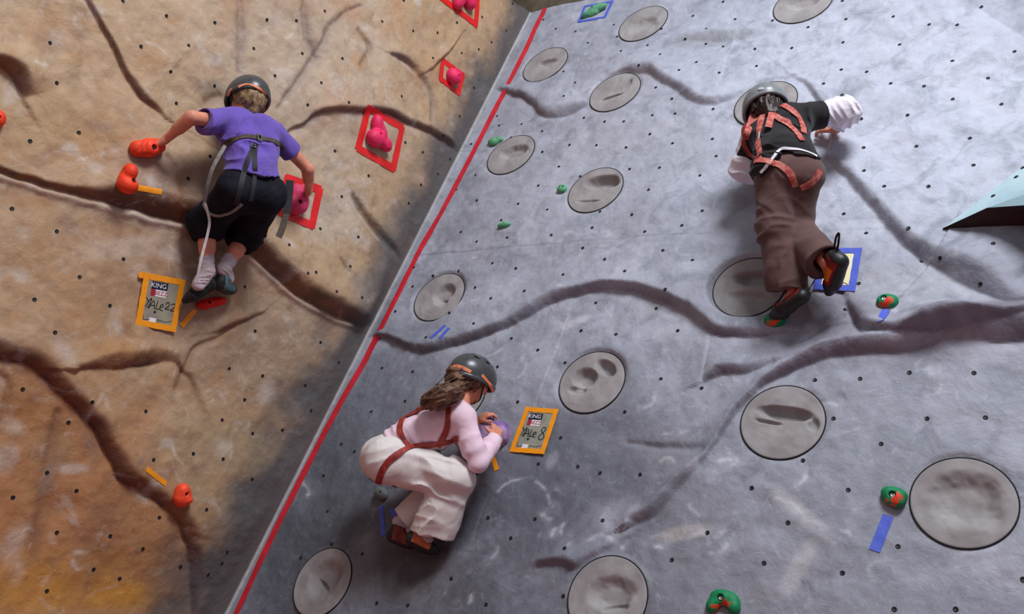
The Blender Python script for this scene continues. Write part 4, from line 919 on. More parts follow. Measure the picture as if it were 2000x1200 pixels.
# ------------------------------------------------------------------ route cards
def card(quad, side, material, label, name='route_card', d=.004):
    """quad: tl, tr, br, bl in the photograph. returns object and a map (u right, v down)->local point"""
    N = FR_[side][2]; base = max(surf(x, y, side)[0] @ N for x, y in quad) + d - .002
    q = [onw(x, y, N, base) for x, y in quad]; c = np.mean(q, 0)
    f = lambda u, v, z=0: (q[0] * (1 - u) * (1 - v) + q[1] * u * (1 - v) + q[2] * u * v + q[3] * (1 - u) * v) + N * z - c
    n = 10; V = []; F = []
    for z in (0, -.0012):
        for i in range(n + 1):
            for k in range(n + 1): V.append(f(k / n, i / n, z))
    K = (n + 1) ** 2
    for i in range(n):
        for k in range(n): a = i * (n + 1) + k; F += [(a, a + n + 1, a + n + 2, a + 1), (K + a, K + a + 1, K + a + n + 2, K + a + n + 1)]
    for k in range(n):
        F += [(k, k + 1, K + k + 1, K + k), (n * (n + 1) + k + 1, n * (n + 1) + k, K + n * (n + 1) + k, K + n * (n + 1) + k + 1)]
        a, b = k * (n + 1), (k + 1) * (n + 1); F += [(b, a, K + a, K + b), (a + n, b + n, K + b + n, K + a + n)]
    o = new_mesh(name, V, F, material, smooth=False); o.location = V3(c); tag(o, label, 'card')
    return o, f, N, base
def patch(name, f, u0, v0, u1, v1, z, material, parent):
    V = [f(u0, v0, z), f(u1, v0, z), f(u1, v1, z), f(u0, v1, z)] + [f(u0, v0, 0), f(u1, v0, 0), f(u1, v1, 0), f(u0, v1, 0)]
    o = new_mesh(name, V, [(0, 3, 2, 1), (0, 1, 5, 4), (1, 2, 6, 5), (2, 3, 7, 6), (3, 0, 4, 7)], material, smooth=False); o.parent = parent; return o
def stroke(name, f, pl, w, N, material, parent, z=.0010):
    V = []; F = []; b = 0
    for p in pl:
        P = np.array([f(u, v, z) for u, v in smooth_poly(p, 4)]); T = np.gradient(P, axis=0); S_ = np.cross(N, T); S_ /= np.linalg.norm(S_, axis=1)[:, None] + 1e-9
        for i in range(len(P)): V += [P[i] + S_[i] * w / 2, P[i] - S_[i] * w / 2, P[i] - S_[i] * w / 2 - N * z * .9, P[i] + S_[i] * w / 2 - N * z * .9]
        for i in range(len(P) - 1):
            a = b + i * 4
            for k in range(4): F.append((a + k, a + (k + 1) % 4, a + 4 + (k + 1) % 4, a + 4 + k))
        b = len(V)
    o = new_mesh(name, V, F, material, smooth=False); o.parent = parent; return o
M_card = mat('grey_green_card', s2l((150, 148, 132)), .6, .3, rgb2=s2l((124, 128, 116)), vscale=14)
M_card2 = mat('buff_card', s2l((140, 128, 116)), .6, .3, rgb2=s2l((150, 145, 120)), vscale=14)
M_pap = mat('cream_paper', s2l((232, 228, 200)), .7, .2, rgb2=s2l((240, 226, 160)), vscale=8)
M_white = mat('white_print', (.75, .72, .72), .6, .2); M_redp = mat('dark_red_print', (.35, .02, .04), .6, .2); M_navy = mat('black_print', (.012, .012, .03), .6, .2)
def mark(f, o, N, strokes, w, bare=False):
    patch('logo_panel', f, .13, .02, .63, .20, .0006, M_navy, o); patch('logo_panel', f, .13, .20, .27, .36, .0006, M_redp, o); patch('logo_panel', f, .27, .20, .63, .355, .0006, M_white, o)
    xd = f(.6, .1) - f(.1, .1); yd = f(.4, .05) - f(.4, .3); yd = np.cross(N, xd); yd = yd if yd[2] > 0 else -yd; cw = np.linalg.norm(f(1, 0) - f(0, 0))
    text_on('KING', f(.345, .11, .0012), xd, yd, N, cw * .20, M_white, o, sx=1.0); text_on('BEZZ', f(.45, .28, .0012), xd, yd, N, cw * .17, M_redp, o, sx=1.0)
    stroke('handwriting', f, strokes, w, N, M_ink, o)
    for c_ in ([(.02, .80), (.05, .93), (.25, .90)], [(.50, .88), (.75, .90), (.97, .84)], [(.51, .89), (.52, .98)]): stroke('crease', f, [c_], w * .5, N, M_ink, o)
    patch('white_patch', f, .22, .86, .44, .99, .0006, M_white, o)
    c = []; 
    k = 16; V = [f(.36, .72, .0008)]; r = .0065
    for i in range(k): a = 2 * PI * i / k; V.append(f(.36, .72, .0008) + nrm(xd) * r * math.cos(a) + nrm(yd) * r * math.sin(a))
    for i in range(k): V.append(V[1 + i] - N * .0006)
    F = [(0, 1 + i, 1 + (i + 1) % k) for i in range(k)] + [(1 + i, 1 + k + i, 1 + k + (i + 1) % k, 1 + (i + 1) % k) for i in range(k)]
    new_mesh('bolt_hole', V, F, M_hole, smooth=False).parent = o
MALE = [[(.02, .42), (.10, .50), (.05, .64)], [(.10, .52), (.20, .42), (.12, .66)], [(.15, .66), (.27, .46), (.33, .66)], [(.18, .59), (.33, .57)], [(.40, .46), (.38, .64), (.48, .63)], [(.49, .59), (.58, .57), (.57, .52), (.51, .54), (.50, .63), (.60, .66)]]
EIGHT = [[(.83, .52), (.76, .47), (.78, .39), (.86, .38), (.89, .45), (.83, .52), (.75, .60), (.74, .68), (.83, .71), (.91, .66), (.89, .58), (.83, .52)]]
TWOS = [[(.66, .50), (.70, .45), (.77, .46), (.76, .53), (.66, .60), (.80, .60)], [(.84, .50), (.88, .46), (.95, .47), (.94, .54), (.84, .62), (.98, .61)]]
o, f, N, bs = card([(1030, 805), (1081, 809), (1058, 882), (1006, 877)], 'R', M_card, 'grey card in orange tape hand-lettered with the figure 8, on the grey slab')
mark(f, o, N, MALE + EIGHT, .0042)
def frame_on(quad, side, base, w, material, label, stub=None):
    N = FR_[side][2]; P = [onw(x, y, N, base) for x, y in quad]; e = empty('tape_outline', V3(P[3])); tag(e, label, 'tape'); r = P[3]
    for i in range(4):
        a, b = P[i], P[(i + 1) % 4]; t = nrm(b - a); a2 = a - t * (w * .5 if i != 0 or not stub else stub); b2 = b + t * w * .5; n = 14
        C = np.array([lerp(a2, b2, k / n) for k in range(n + 1)]) + N * (.0012 + .0007 * i)
        ws = [w * (1 + .06 * math.sin(k * 1.7 + i)) for k in range(n + 1)]
        strip('tape_strip', C, np.tile(N, (n + 1, 1)), w, .0008, material, e, r, ws=ws, m=4)
    return e
frame_on([(1030, 800), (1086, 804), (1060, 883), (1001, 879)], 'R', bs, .026, M_ora, 'orange tape border round the card with the figure 8')
o, f, N, bs = card([(290, 546), (352, 557), (336, 641), (276, 629)], 'L', M_card2, 'buff route card in orange tape on the tan wall, beside the dark shoes')
mark(f, o, N, MALE + TWOS, .0042)
frame_on([(286, 539), (356, 552), (338, 643), (270, 630)], 'L', bs, .030, M_ora, 'orange tape border round the card on the tan wall', stub=.04)
o, f, N, bs = card([(1612, 494), (1671, 494), (1660, 562), (1600, 558)], 'R', M_pap, 'cream paper sheet in blue tape behind the right shoe of the highest climber', name='paper_sheet')
stroke('handwriting', f, [[(.10, .62), (.16, .55), (.24, .66), (.32, .56), (.40, .66)], [(.10, .80), (.30, .76), (.46, .82)], [(.62, .92), (.80, .88), (.92, .93)]], .003, N, M_ink, o)
frame_on([(1612, 490), (1676, 490), (1664, 564), (1596, 561)], 'R', bs, .032, M_blu, 'blue tape border round the cream paper on the slab')

# ------------------------------------------------------------------ wedge volume bolted on at the right edge
def volume():
    T_ = PR(1841, 446, .06); A1 = PR(1928, 406, .165); A2 = PR(2190, 388, .40); Bq = PR(2190, 438, .06); Tp = PR(2190, 178, .06); K = PR(2100, 345, .28)
    bk = -NR * .07; pts_ = [T_, A1, A2, Bq, Tp, K]; V = [p - T_ for p in pts_] + [T_ + bk - T_, Bq + bk - T_, Tp + bk - T_]
    M_top = mat('pale_teal_plywood', s2l((176, 200, 206)), .7, .25, rgb2=s2l((150, 176, 184)), vscale=4, bump=.3, bscale=90)
    M_un = mat('shaded_underside_plywood', (.035, .018, .018), .7, .2, var=.3, vscale=6, bump=.3, bscale=90)  # shade of the downward face put into its colour
    M_side = mat('shaded_teal_plywood', s2l((112, 140, 150)), .7, .25, rgb2=s2l((135, 158, 165)), vscale=4, bump=.3, bscale=90)  # darker teal, the shading difference between faces put into the colour
    e = empty('wall_volume', V3(T_)); tag(e, 'pale teal wedge volume with dark underside jutting in at the right edge', 'climbing volume')
    new_mesh('underside', [V[0], V[1], V[2], V[3], V[7], V[6]], [(0, 3, 2, 1), (0, 5, 4, 3)], M_un, smooth=False).parent = e
    new_mesh('upper_panel', [V[0], V[1], V[5], V[4], V[8], V[6]], [(0, 1, 2, 3), (0, 3, 4, 5)], M_top, smooth=False).parent = e
    new_mesh('side_panel', [V[1], V[2], V[5], V[4]], [(0, 1, 2), (2, 1, 3)], M_side, smooth=False).parent = e
    nn = nrm(np.cross(K - T_, Tp - T_)); nn = nn if nn @ NR > 0 else -nn
    for (x, y) in ((1940, 383), (1985, 346), (1998, 328)):
        r = ray(x, y); t = ((T_ - CAM) @ nn) / (r @ nn); q = CAM + r * t + nn * .001
        o2 = bpy.data.objects.new('bolt_hole', hm); COL.objects.link(o2); o2.parent = e; o2.location = V3(q - T_); o2.rotation_euler = V3(nn).to_track_quat('Z', 'Y').to_euler()
volume()
#%%END
# ------------------------------------------------------------------ climber in the purple shirt, on the left wall
def link(o, p): o.parent = p; return o
def boy():
    P = PL; root = np.array(P(405, 580, .05)); e = empty('person', V3(root)); D = np.linalg.norm
    tag(e, 'child in purple t-shirt, black shorts and dark helmet climbing the tan wall', 'person')
    j = dict(hL=P(464, 372, .35), hR=P(520, 380, .35), neck=P(480, 226, .25), sL=P(436, 240, .25), sR=P(532, 258, .27),
             eL=P(374, 229, .29), wL=P(322, 274, .13), eR=P(601, 331, .27), wR=P(603, 372, .14),
             kL=P(402, 436, .10), aL=P(405, 532, .14), kR=P(482, 455, .12), aR=P(437, 526, .14),
             tL=P(372, 580, .11), tR=P(452, 562, .10), out=NL)
    hup = nrm(ZZ * .85 - NL * .42 - HL * .16); hfw = nrm(-NL * .9 - ZZ * .4)
    j['head'] = P(484, 194, .22); j['hup'] = hup; j['hfw'] = hfw
    for a, b in (('sL', 'eL'), ('eL', 'wL'), ('sR', 'eR'), ('eR', 'wR'), ('hL', 'kL'), ('kL', 'aL'), ('hR', 'kR'), ('kR', 'aR'), ('neck', 'hL'), ('sL', 'sR'), ('neck', 'head')): print('boy', a, b, round(float(D(j[a] - j[b])), 3))
    hL_ = hand_prims(j['wL'], P(300, 284, .075) - j['wL'], nrm(NL + ZZ * .8), ZZ - HL * .3, .95, curl=(.5, .6, .4))
    hR_ = hand_prims(j['wR'], P(594, 384, .07) - j['wR'], nrm(NL * .6 - HL + ZZ * .3), HL, .95, curl=(.35, .6, .5))
    b = link(body(root, j, 1, [hL_, hR_], None), e); eyes(e, j['head'], hup, hfw)
    M_tee = mat('purple_cotton', (.145, .088, .40), .85, .15, var=.08, vscale=12, bump=.25, bscale=260, sheen=.2, crumple=.38)
    ch = (j['sL'] + j['sR']) / 2; pel = (j['hL'] + j['hR']) / 2; wa = lerp(pel, ch, .38)
    pr = [(cone(lerp(ch, j['sL'], .5), lerp(wa, j['hL'], .35), .088, .086), .05), (cone(lerp(ch, j['sR'], .5), lerp(wa, j['hR'], .35), .088, .088), .05),
          (cone(lerp(wa, j['hL'], .3), j['hL'], .092, .100), .05), (cone(lerp(wa, j['hR'], .3), j['hR'], .092, .104), .05), (cone(j['sL'], j['sR'], .058, .058), .05), (cone(lerp(ch, j['neck'], .4), j['neck'] - ZZ * .02, .075, .052), .03)]
    sl1 = lerp(j['sL'], j['eL'], .62); sr1 = lerp(j['sR'], j['eR'], .55); dl_ = nrm(j['eL'] - j['sL']); dr_ = nrm(j['eR'] - j['sR'])
    pr += [(cone(j['sL'], j['eL'] - ZZ * .012, .058, .066, cuts=((sl1, dl_),)), .03), (cone(j['sR'], j['eR'], .058, .060, cuts=((sr1, dr_),)), .03)]
    hem = P(440, 322, .42); hem2 = P(575, 350, .42); hn = np.cross(hem2 - hem, NL); hn = hn if hn[2] < 0 else -hn
    nkp = j['neck'] + (j['neck'] - ch) * .0
    tee = link(cloth('t_shirt', pr, M_tee, root, cuts=(plane(hem, hn), plane(j['neck'] + ZZ * .012, nrm(j['head'] - j['neck']))), noise=.006, nsc=9,
        folds=((nrm(ZZ + HL * .3), .055, .010, P(490, 300, .45), .14, .7, 1), (nrm(HL + ZZ * .5), .05, .009, P(440, 250, .33), .10, .6, 5), (nrm(HL), .06, .010, P(510, 335, .45), .10, .5, 9), (nrm(HL - ZZ * .3), .05, .008, P(545, 300, .4), .09, .6, 2)),
        subs=(cone(sl1 - dl_ * .018, sl1 + dl_ * .1, .050, .060), cone(sr1 - dr_ * .015, sr1 + dr_ * .1, .046, .05))), e)
    M_sh = mat('black_cotton_drill', (.010, .010, .016), .8, .15, var=.4, vscale=10, bump=.2, bscale=260, crumple=.38)
    pr = [(cone(j['hL'], j['hR'], .098, .100), .04), (cone(pel, wa, .095, .088), .04),
          (cone(j['hL'], j['kL'], .094, .076), .04), (cone(j['hR'], j['kR'], .098, .080), .04)]
    kl2 = lerp(j['kL'], j['aL'], .28); kr2 = lerp(j['kR'], j['aR'], .33); dkl = nrm(j['aL'] - j['kL']); dkr = nrm(j['aR'] - j['kR'])
    pr += [(cone(j['kL'], kl2 + dkl * .02, .072, .058, cuts=((kl2, dkl),)), .04), (cone(j['kR'], kr2 + dkr * .02, .076, .058, cuts=((kr2, dkr),)), .04)]
    sh = link(cloth('shorts', pr, M_sh, root, cuts=(), noise=.007, nsc=9, folds=((ZZ, .06, .010, j['kL'], .12, .6, 1), (ZZ, .05, .010, j['kR'], .12, .6, 5)),
        subs=(cone(kl2 - dkl * .01, kl2 + dkl * .06, .046, .050), cone(kr2 - dkr * .01, kr2 + dkr * .06, .046, .050))), e)
    M_hair = mat('dark_blond_hair', (.16, .095, .045), .5, .4, rgb2=(.34, .22, .11), vscale=60, bump=.6, bscale=120, stretch=(1, 1, .25))
    r, f, u = frame(hup, hfw); hc = j['head']; ax = np.array([r, f, u])
    hp = [(ell(hc + u * .012 - f * .012, ax, (.082, .094, .088)), .01), (ell(hc - u * .045 - f * .045, ax, (.062, .048, .050)), .02), (cone(hc - u * .05 - f * .06, hc - u * .098 - f * .038, .04, .022), .02)]
    hair = link(cloth('hair', hp, M_hair, root, cuts=(plane(hc + f * .03, nrm(f - u * .5)),), folds=((r, .012, .004, None, 1, .25, 3),), h=.0035, noise=.004, nsc=50), e)
    hel, hb = helmet(root, e, hc, hup, hfw, M_helm)
    band_px('reflective_stripe', [(466, 170), (478, 165), (492, 166), (506, 173), (519, 185)], .013, M_orange_ref, hel, root, hb, th=.0015, off=.002)
    band_px('reflective_stripe', [(445, 187), (449, 178), (453, 173)], .013, M_orange_ref, hel, root, hb, th=.0015, off=.002)
    chin_strap(hel, root, hc, hup, hfw, M_black)
    # harness
    bv = bvh_of([tee, sh, b], root)
    hs = band_px('harness', [(437, 287), (448, 277), (464, 270), (485, 268), (504, 270), (533, 276), (546, 284), (553, 292)], .026, M_brown_web, e, root, bv, off=.006)
    band_px('leg_strap', [(499, 280), (492, 293), (484, 315), (476, 340), (468, 372), (462, 400)], .024, M_black, hs, root, bv, off=.006)
    band_px('leg_strap', [(500, 280), (497, 300), (497, 337), (494, 365), (488, 392)], .022, M_black, hs, root, bv, off=.006)
    band_free('side_strap', [P(440, 284, .46), P(426, 308, .46), (P(415, 330, .45)), P(406, 360, .42), P(399, 396, .37)], nrm(CAM - P(400, 450, .2)), .017, M_grey_web, hs, root)
    band_px('side_strap', [(399, 398), (408, 415), (425, 421), (440, 418), (455, 412), (472, 398)], .016, M_grey_web, hs, root, bv, off=.006)
    band_free('hanging_strap', [P(400, 395, .26), P(409, 430, .24), P(406, 455, .24), P(397, 490, .23), P(390, 520, .22), P(384, 552, .20)], nrm(CAM - P(400, 450, .2)), .013, M_white_web, hs, root)
    band_free('hanging_strap', [P(566, 352, .36), P(564, 385, .36), P(559, 420, .36)], nrm(CAM - P(400, 450, .2)), .040, M_black, hs, root)
    band_free('hanging_strap', [P(559, 418, .362), P(552, 444, .362), P(544, 464, .362)], nrm(CAM - P(400, 450, .2)), .034, M_brown_web, hs, root)
    for (x, y, w_, h_) in ((504, 271, .020, .028), (492, 288, .018, .016)):
        r0 = nrm(ray(x, y)); hh = bv.ray_cast(V3(CAM), V3(r0)); q = np.array(hh[0]); nn = nrm(np.array(hh[1])); tx = nrm(np.cross(nn, ZZ)); tz = np.cross(tx, nn); q = q + nn * .014
        V = []; 
        for (a, c_) in ((-1, -1), (1, -1), (1, 1), (-1, 1)):
            for k_ in (1, .55): 
                for z_ in (-.003, .003): V.append(q + tx * a * w_ * .7 * k_ + tz * c_ * h_ * .7 * k_ + nn * z_)
        F = []
        for i in range(4):
            a_, b_ = i * 4, ((i + 1) % 4) * 4; F += [(a_ + 1, b_ + 1, b_ + 3, a_ + 3), (a_, a_ + 2, b_ + 2, b_), (a_, b_, b_ + 1, a_ + 1), (a_ + 2, a_ + 3, b_ + 3, b_ + 2)]
        link(new_mesh('buckle', np.array(V) - root, F, M_buckle, smooth=False), hs)
    M_sock = mat('pale_sock', (.52, .42, .44), .85, .1, bump=.3, bscale=300)
    for a_, t_, k_ in (('aL', 'tL', 'kL'), ('aR', 'tR', 'kR')): link(socks(root, e, j[a_], j[t_], j[k_], M_sock), e)
    M_sd = mat('dark_suede', (.018, .022, .022), .7, .2, var=.4, vscale=30, bump=.3); M_st = mat('teal_suede', (.10, .17, .185), .7, .2, var=.2, vscale=30, bump=.3)
    shoe(root, e, P(410, 556, .12), P(366, 584, .06), nrm(-ZZ - NL * .2), (M_sd, None, M_black), 1.12, name='climbing_shoe')
    shoe(root, e, P(430, 556, .13), P(452, 566, .06), nrm(-ZZ - NL * .2), (M_st, None, M_black), 1.08, name='climbing_shoe')
boy()

# ------------------------------------------------------------------ girl in pink, crouching on the slab
def girl():
    P = PR; root = np.array(P(850, 1085, .04)); e = empty('person', V3(root)); D = np.linalg.norm
    tag(e, 'ponytailed child in pale pink top and cream trousers crouching low on the grey slab', 'person')
    j = dict(neck=P(893, 789, .40), sR=P(904, 816, .37), sL=P(872, 806, .25) , eR=P(934, 906, .26), wR=P(968, 856, .17),
             eL=P(922, 880, .12), wL=P(930, 824, .13), hR=P(752, 899, .40), hL=P(742, 892, .27), kR=P(899, 934, .24), aR=P(815, 1036, .14),
             kL=P(880, 925, .10), aL=P(782, 1022, .10), tR=P(850, 1074, .07), tL=P(805, 1056, .06), out=NR)
    hup = nrm(ZZ * .80 + NR * .10 + UX * .05 + np.array([0, .42, 0])); hfw = nrm(np.array([.25, .80, -.60]))
    j['head'] = P(921, 741, .37); j['hup'] = hup; j['hfw'] = hfw
    for a, b in (('sL', 'eL'), ('eL', 'wL'), ('sR', 'eR'), ('eR', 'wR'), ('hL', 'kL'), ('kL', 'aL'), ('hR', 'kR'), ('kR', 'aR'), ('neck', 'hR'), ('sL', 'sR'), ('neck', 'head'), ('hL', 'hR')): print('girl', a, b, round(float(D(j[a] - j[b])), 3))
    hR_ = hand_prims(j['wR'], P(972, 826, .14) - j['wR'], nrm(UX * .7 + NR * .3 + ZZ * .3), ZZ - np.array([0, 1, 0]), .98, curl=(.35, .5, .5))
    hL_ = hand_prims(j['wL'], P(944, 815, .12) - j['wL'], nrm(ZZ + NR * .5), UX, .95, curl=(.4, .7, .6))
    b = link(body(root, j, 1, [hL_, hR_], None), e); eyes(e, j['head'], hup, hfw)
    M_pk = mat('pale_pink_jersey', (.82, .60, .68), .8, .15, var=.04, vscale=10, bump=.2, bscale=260, sheen=.1, crumple=.38)
    ch = (j['sL'] + j['sR']) / 2; pel = (j['hL'] + j['hR']) / 2; wa = lerp(pel, ch, .42)
    pr = [(cone(ch, lerp(pel, wa, .6), .098, .084, cuts=((lerp(pel, ch, .25), nrm(pel - ch)),)), .05), (cone(lerp(ch, j['sR'], .5), lerp(wa, pel, .5), .086, .084, cuts=((lerp(pel, ch, .25), nrm(pel - ch)),)), .04), (cone(lerp(ch, j['sL'], .5), lerp(wa, pel, .5), .086, .084, cuts=((lerp(pel, ch, .25), nrm(pel - ch)),)), .04), (cone(j['sL'], j['sR'], .056, .056), .04), (cone(ch, j['neck'], .07, .052), .03)]
    for s in ('L', 'R'):
        wc = lerp(j['e' + s], j['w' + s], .93); dw = nrm(j['w' + s] - j['e' + s])
        pr += [(cone(j['s' + s], j['e' + s], .056, .044), .03), (cone(j['e' + s], j['w' + s], .043, .031, cuts=((wc, dw),)), .012)]
    hem = P(738, 862, .45); hem2 = P(765, 905, .45); hn = nrm(pel - wa)
    top = link(cloth('long_sleeved_top', pr, M_pk, root, cuts=(plane(j['neck'] + nrm(j['head'] - j['neck']) * .008, nrm(j['head'] - j['neck'])),), noise=.004, nsc=10,
        folds=((nrm(ch - pel), .030, .008, lerp(wa, pel, .2), .15, .8, 1), (nrm(ch - pel + UX * .1), .04, .006, lerp(wa, ch, .5), .15, .8, 11), (nrm(j['wR'] - j['eR']), .035, .007, lerp(j['eR'], j['wR'], .7), .08, .4, 4), (nrm(j['eR'] - j['sR']), .045, .008, lerp(j['eR'], j['sR'], .3), .07, .6, 8), (nrm(ZZ + UX), .05, .008, lerp(ch, wa, .4), .1, .7, 3))), e)
    M_pt = mat('cream_cotton_trousers', (.72, .66, .62), .8, .15, var=.04, vscale=9, bump=.2, bscale=240, crumple=.38)
    wc_ = ((lerp(pel, ch, .215), nrm(ch - pel)),)
    pr = [(cone(j['hL'], j['hR'], .098, .102), .04), (cone(pel, lerp(pel, wa, .75), .100, .086, cuts=wc_), .04), (cone(lerp(j['hR'], j['kR'], .08), j['kR'], .090, .062), .03), (cone(lerp(j['hL'], j['kL'], .08), j['kL'], .088, .062), .015)]
    hemR = lerp(j['kR'], j['aR'], .96); dR = nrm(j['aR'] - j['kR']); hemL = lerp(j['kL'], j['aL'], .92); dL_ = nrm(j['aL'] - j['kL'])
    hemR = P(846, 1042, .13); dH = nrm(nrm(hemR - j['kR']) * .4 - ZZ * .6)
    pr += [(cone(j['kR'], hemR + dH * .03, .062, .088, fl=(np.cross(dR, nrm(CAM - hemR)) * 0 + nrm(CAM - hemR), .72), cuts=((hemR, dH),)), .03), (cone(j['kL'], j['aL'] + dL_ * .05, .060, .068, cuts=((hemL, dL_),)), .02)]
    tr = link(cloth('trousers', pr, M_pt, root, noise=.006, nsc=8,
        folds=((nrm(np.cross(j['kR'] - j['hR'], NR)), .05, .012, lerp(j['hR'], j['kR'], .55), .16, .55, 1), (nrm(j['aR'] - j['kR']), .06, .012, j['kR'] + (j['hR'] - j['kR']) * .15, .09, .5, 7), (nrm(np.cross(dR, NR)), .06, .012, lerp(j['kR'], j['aR'], .6), .15, .5, 2), (nrm(ZZ - UX * .5), .05, .010, j['hR'] + (j['kR'] - j['hR']) * .12, .1, .6, 5)),
        subs=(cone(hemR - dH * .02, hemR + dH * .09, .066, .072, fl=(nrm(CAM - hemR), .7)), cone(hemL - dL_ * .02, hemL + dL_ * .06, .050, .054))), e)
    r, f, u = frame(hup, hfw); hc = j['head']; ax = np.array([r, f, u])
    M_hair = mat('brown_hair', (.060, .028, .016), .5, .35, rgb2=(.17, .085, .048), vscale=34, bump=.6, bscale=100)
    tie = P(888, 762, .47)
    hp = [(ell(hc + u * .010 - f * .012, ax, (.083, .096, .090)), .01), (ell(hc - u * .03 - f * .055, ax, (.068, .05, .055)), .02), (cone(hc - u * .025 - f * .08, tie, .05, .030), .03)]
    path = smooth_poly([hc - u * .02 - f * .07, tie, P(868, 772, .50), P(846, 783, .50), P(829, 788, .49)], 8)
    rad = np.interp(np.linspace(0, 1, len(path)), [0, .25, .55, .85, 1], [.045, .036, .048, .030, .006])
    for i in range(len(path) - 1): hp.append((cone(path[i], path[i + 1], rad[i], rad[i + 1]), .006))
    dirp = nrm(path[-1] - path[8])
    g_ = cloth('hair', hp, M_hair, root, cuts=(plane(hc + f * .015, nrm(f - u * .35)),), folds=((nrm(np.cross(dirp, nrm(CAM - tie))), .013, .005, None, 1, .35, 3),), h=.0035, noise=.003, nsc=60)
    link(g_, e)
    rr = random.Random(4); SV = []; SF = []
    for k in range(90):                                               # loose strands
        a = rr.uniform(0, 2 * PI); q = rr.uniform(.75, 1.12); off2 = np.array([rr.gauss(0, .006) for _ in range(3)]); i0 = rr.randint(0, 14)
        pl = []
        for i in range(i0, len(path)):
            t = nrm(path[min(i + 1, len(path) - 1)] - path[max(i - 1, 0)]); s1 = nrm(np.cross(t, ZZ)); s2 = np.cross(t, s1)
            pl.append(path[i] + (s1 * math.cos(a) + s2 * math.sin(a)) * rad[i] * q + off2 * (i / len(path)))
        pl.append(pl[-1] + (pl[-1] - pl[-2]) * rr.uniform(1, 4))
        for i, p in enumerate(pl):
            t = nrm(pl[min(i + 1, len(pl) - 1)] - pl[max(i - 1, 0)]); s1 = nrm(np.cross(t, ZZ)); s2 = np.cross(t, s1); rw = .0014 * (1 - .6 * i / len(pl))
            b0 = len(SV); SV += [p + s1 * rw, p - s1 * rw * .5 + s2 * rw * .87 - root * 0, p - s1 * rw * .5 - s2 * rw * .87]
            if i: SF += [(b0 - 3 + m_, b0 - 3 + (m_ + 1) % 3, b0 + (m_ + 1) % 3, b0 + m_) for m_ in range(3)]
    st = new_mesh('hair_strands', np.array(SV) - root, np.array(SF), M_hair); st.parent = g_; st['kind'] = 'stuff'
    hel, hb = helmet(root, e, hc, hup, hfw, M_helm, rad=(.106, .132, .112))
    band_px('reflective_stripe', [(879, 721), (888, 716), (900, 717), (920, 727)], .016, M_orange_ref, hel, root, hb, th=.0015, off=.002)
    band_px('reflective_stripe', [(941, 733), (950, 743), (958, 754), (963, 765)], .015, M_orange_ref, hel, root, hb, th=.0015, off=.002)
    chin_strap(hel, root, hc, hup, hfw, M_black)
    bv = bvh_of([top, tr, b], root)
    hs = band_px('harness', [(798, 875), (820, 871), (849, 868), (872, 864), (896, 858)], .032, M_darkred, e, root, bv, off=.006)
    band_px('shoulder_strap', [(876, 792), (877, 812), (874, 835), (865, 855), (855, 872)], .030, M_darkred, hs, root, bv, off=.006)
    band_px('shoulder_strap', [(832, 797), (812, 803), (796, 811), (785, 824), (782, 842), (788, 860), (800, 875)], .030, M_darkred, hs, root, bv, off=.007)
    band_px('back_strap', [(796, 803), (815, 800), (835, 797)], .020, M_darkred, hs, root, bv, off=.010)
    band_px('leg_strap', [(812, 871), (790, 880), (766, 895), (752, 910), (743, 930), (738, 948)], .030, M_darkred, hs, root, bv, off=.006)
    band_px('leg_strap', [(720, 936), (735, 946), (752, 951), (772, 950)], .028, M_black, hs, root, bv, off=.005)
    gp, gn = None, None
    hh = bv.ray_cast(V3(CAM), V3(nrm(ray(856, 882)))); q = np.array(hh[0]) if hh[0] else P(856, 882, .3)
    g = grid_for([cone(q - .02, q + .03, .02, .02)], .003); tb = nrm(CAM - q)
    g.add(cone(q + tb * .022 - ZZ * .012, q + tb * .024 - ZZ * .016, .016, .018), .01); V, F = g.mesh()
    link(new_mesh('green_toggle', V - root, F, mat('green_plastic', (.012, .16, .05), .4, .4)), hs)
    M_sock = mat('white_sock', (.58, .46, .50), .85, .1, bump=.3, bscale=300)
    for a_, t_, k_ in (('aL', 'tL', 'kL'), ('aR', 'tR', 'kR')): link(socks(root, e, j[a_], j[t_], j[k_], M_sock), e)
    M_os = mat('orange_suede', (.55, .15, .06), .7, .2, var=.15, vscale=40, bump=.3); M_os2 = mat('dull_red_suede', (.20, .045, .03), .7, .2, var=.3, vscale=30, bump=.3)
    shoe(root, e, P(806, 1054, .15), P(848, 1076, .06), nrm(-ZZ + UX * .25 + NR * .1), (M_os, None, M_black), 1.0)
    shoe(root, e, P(768, 1048, .13), P(808, 1064, .05), nrm(-ZZ + UX * .1 + NR * .1), (M_os2, None, M_black), .97)
girl()

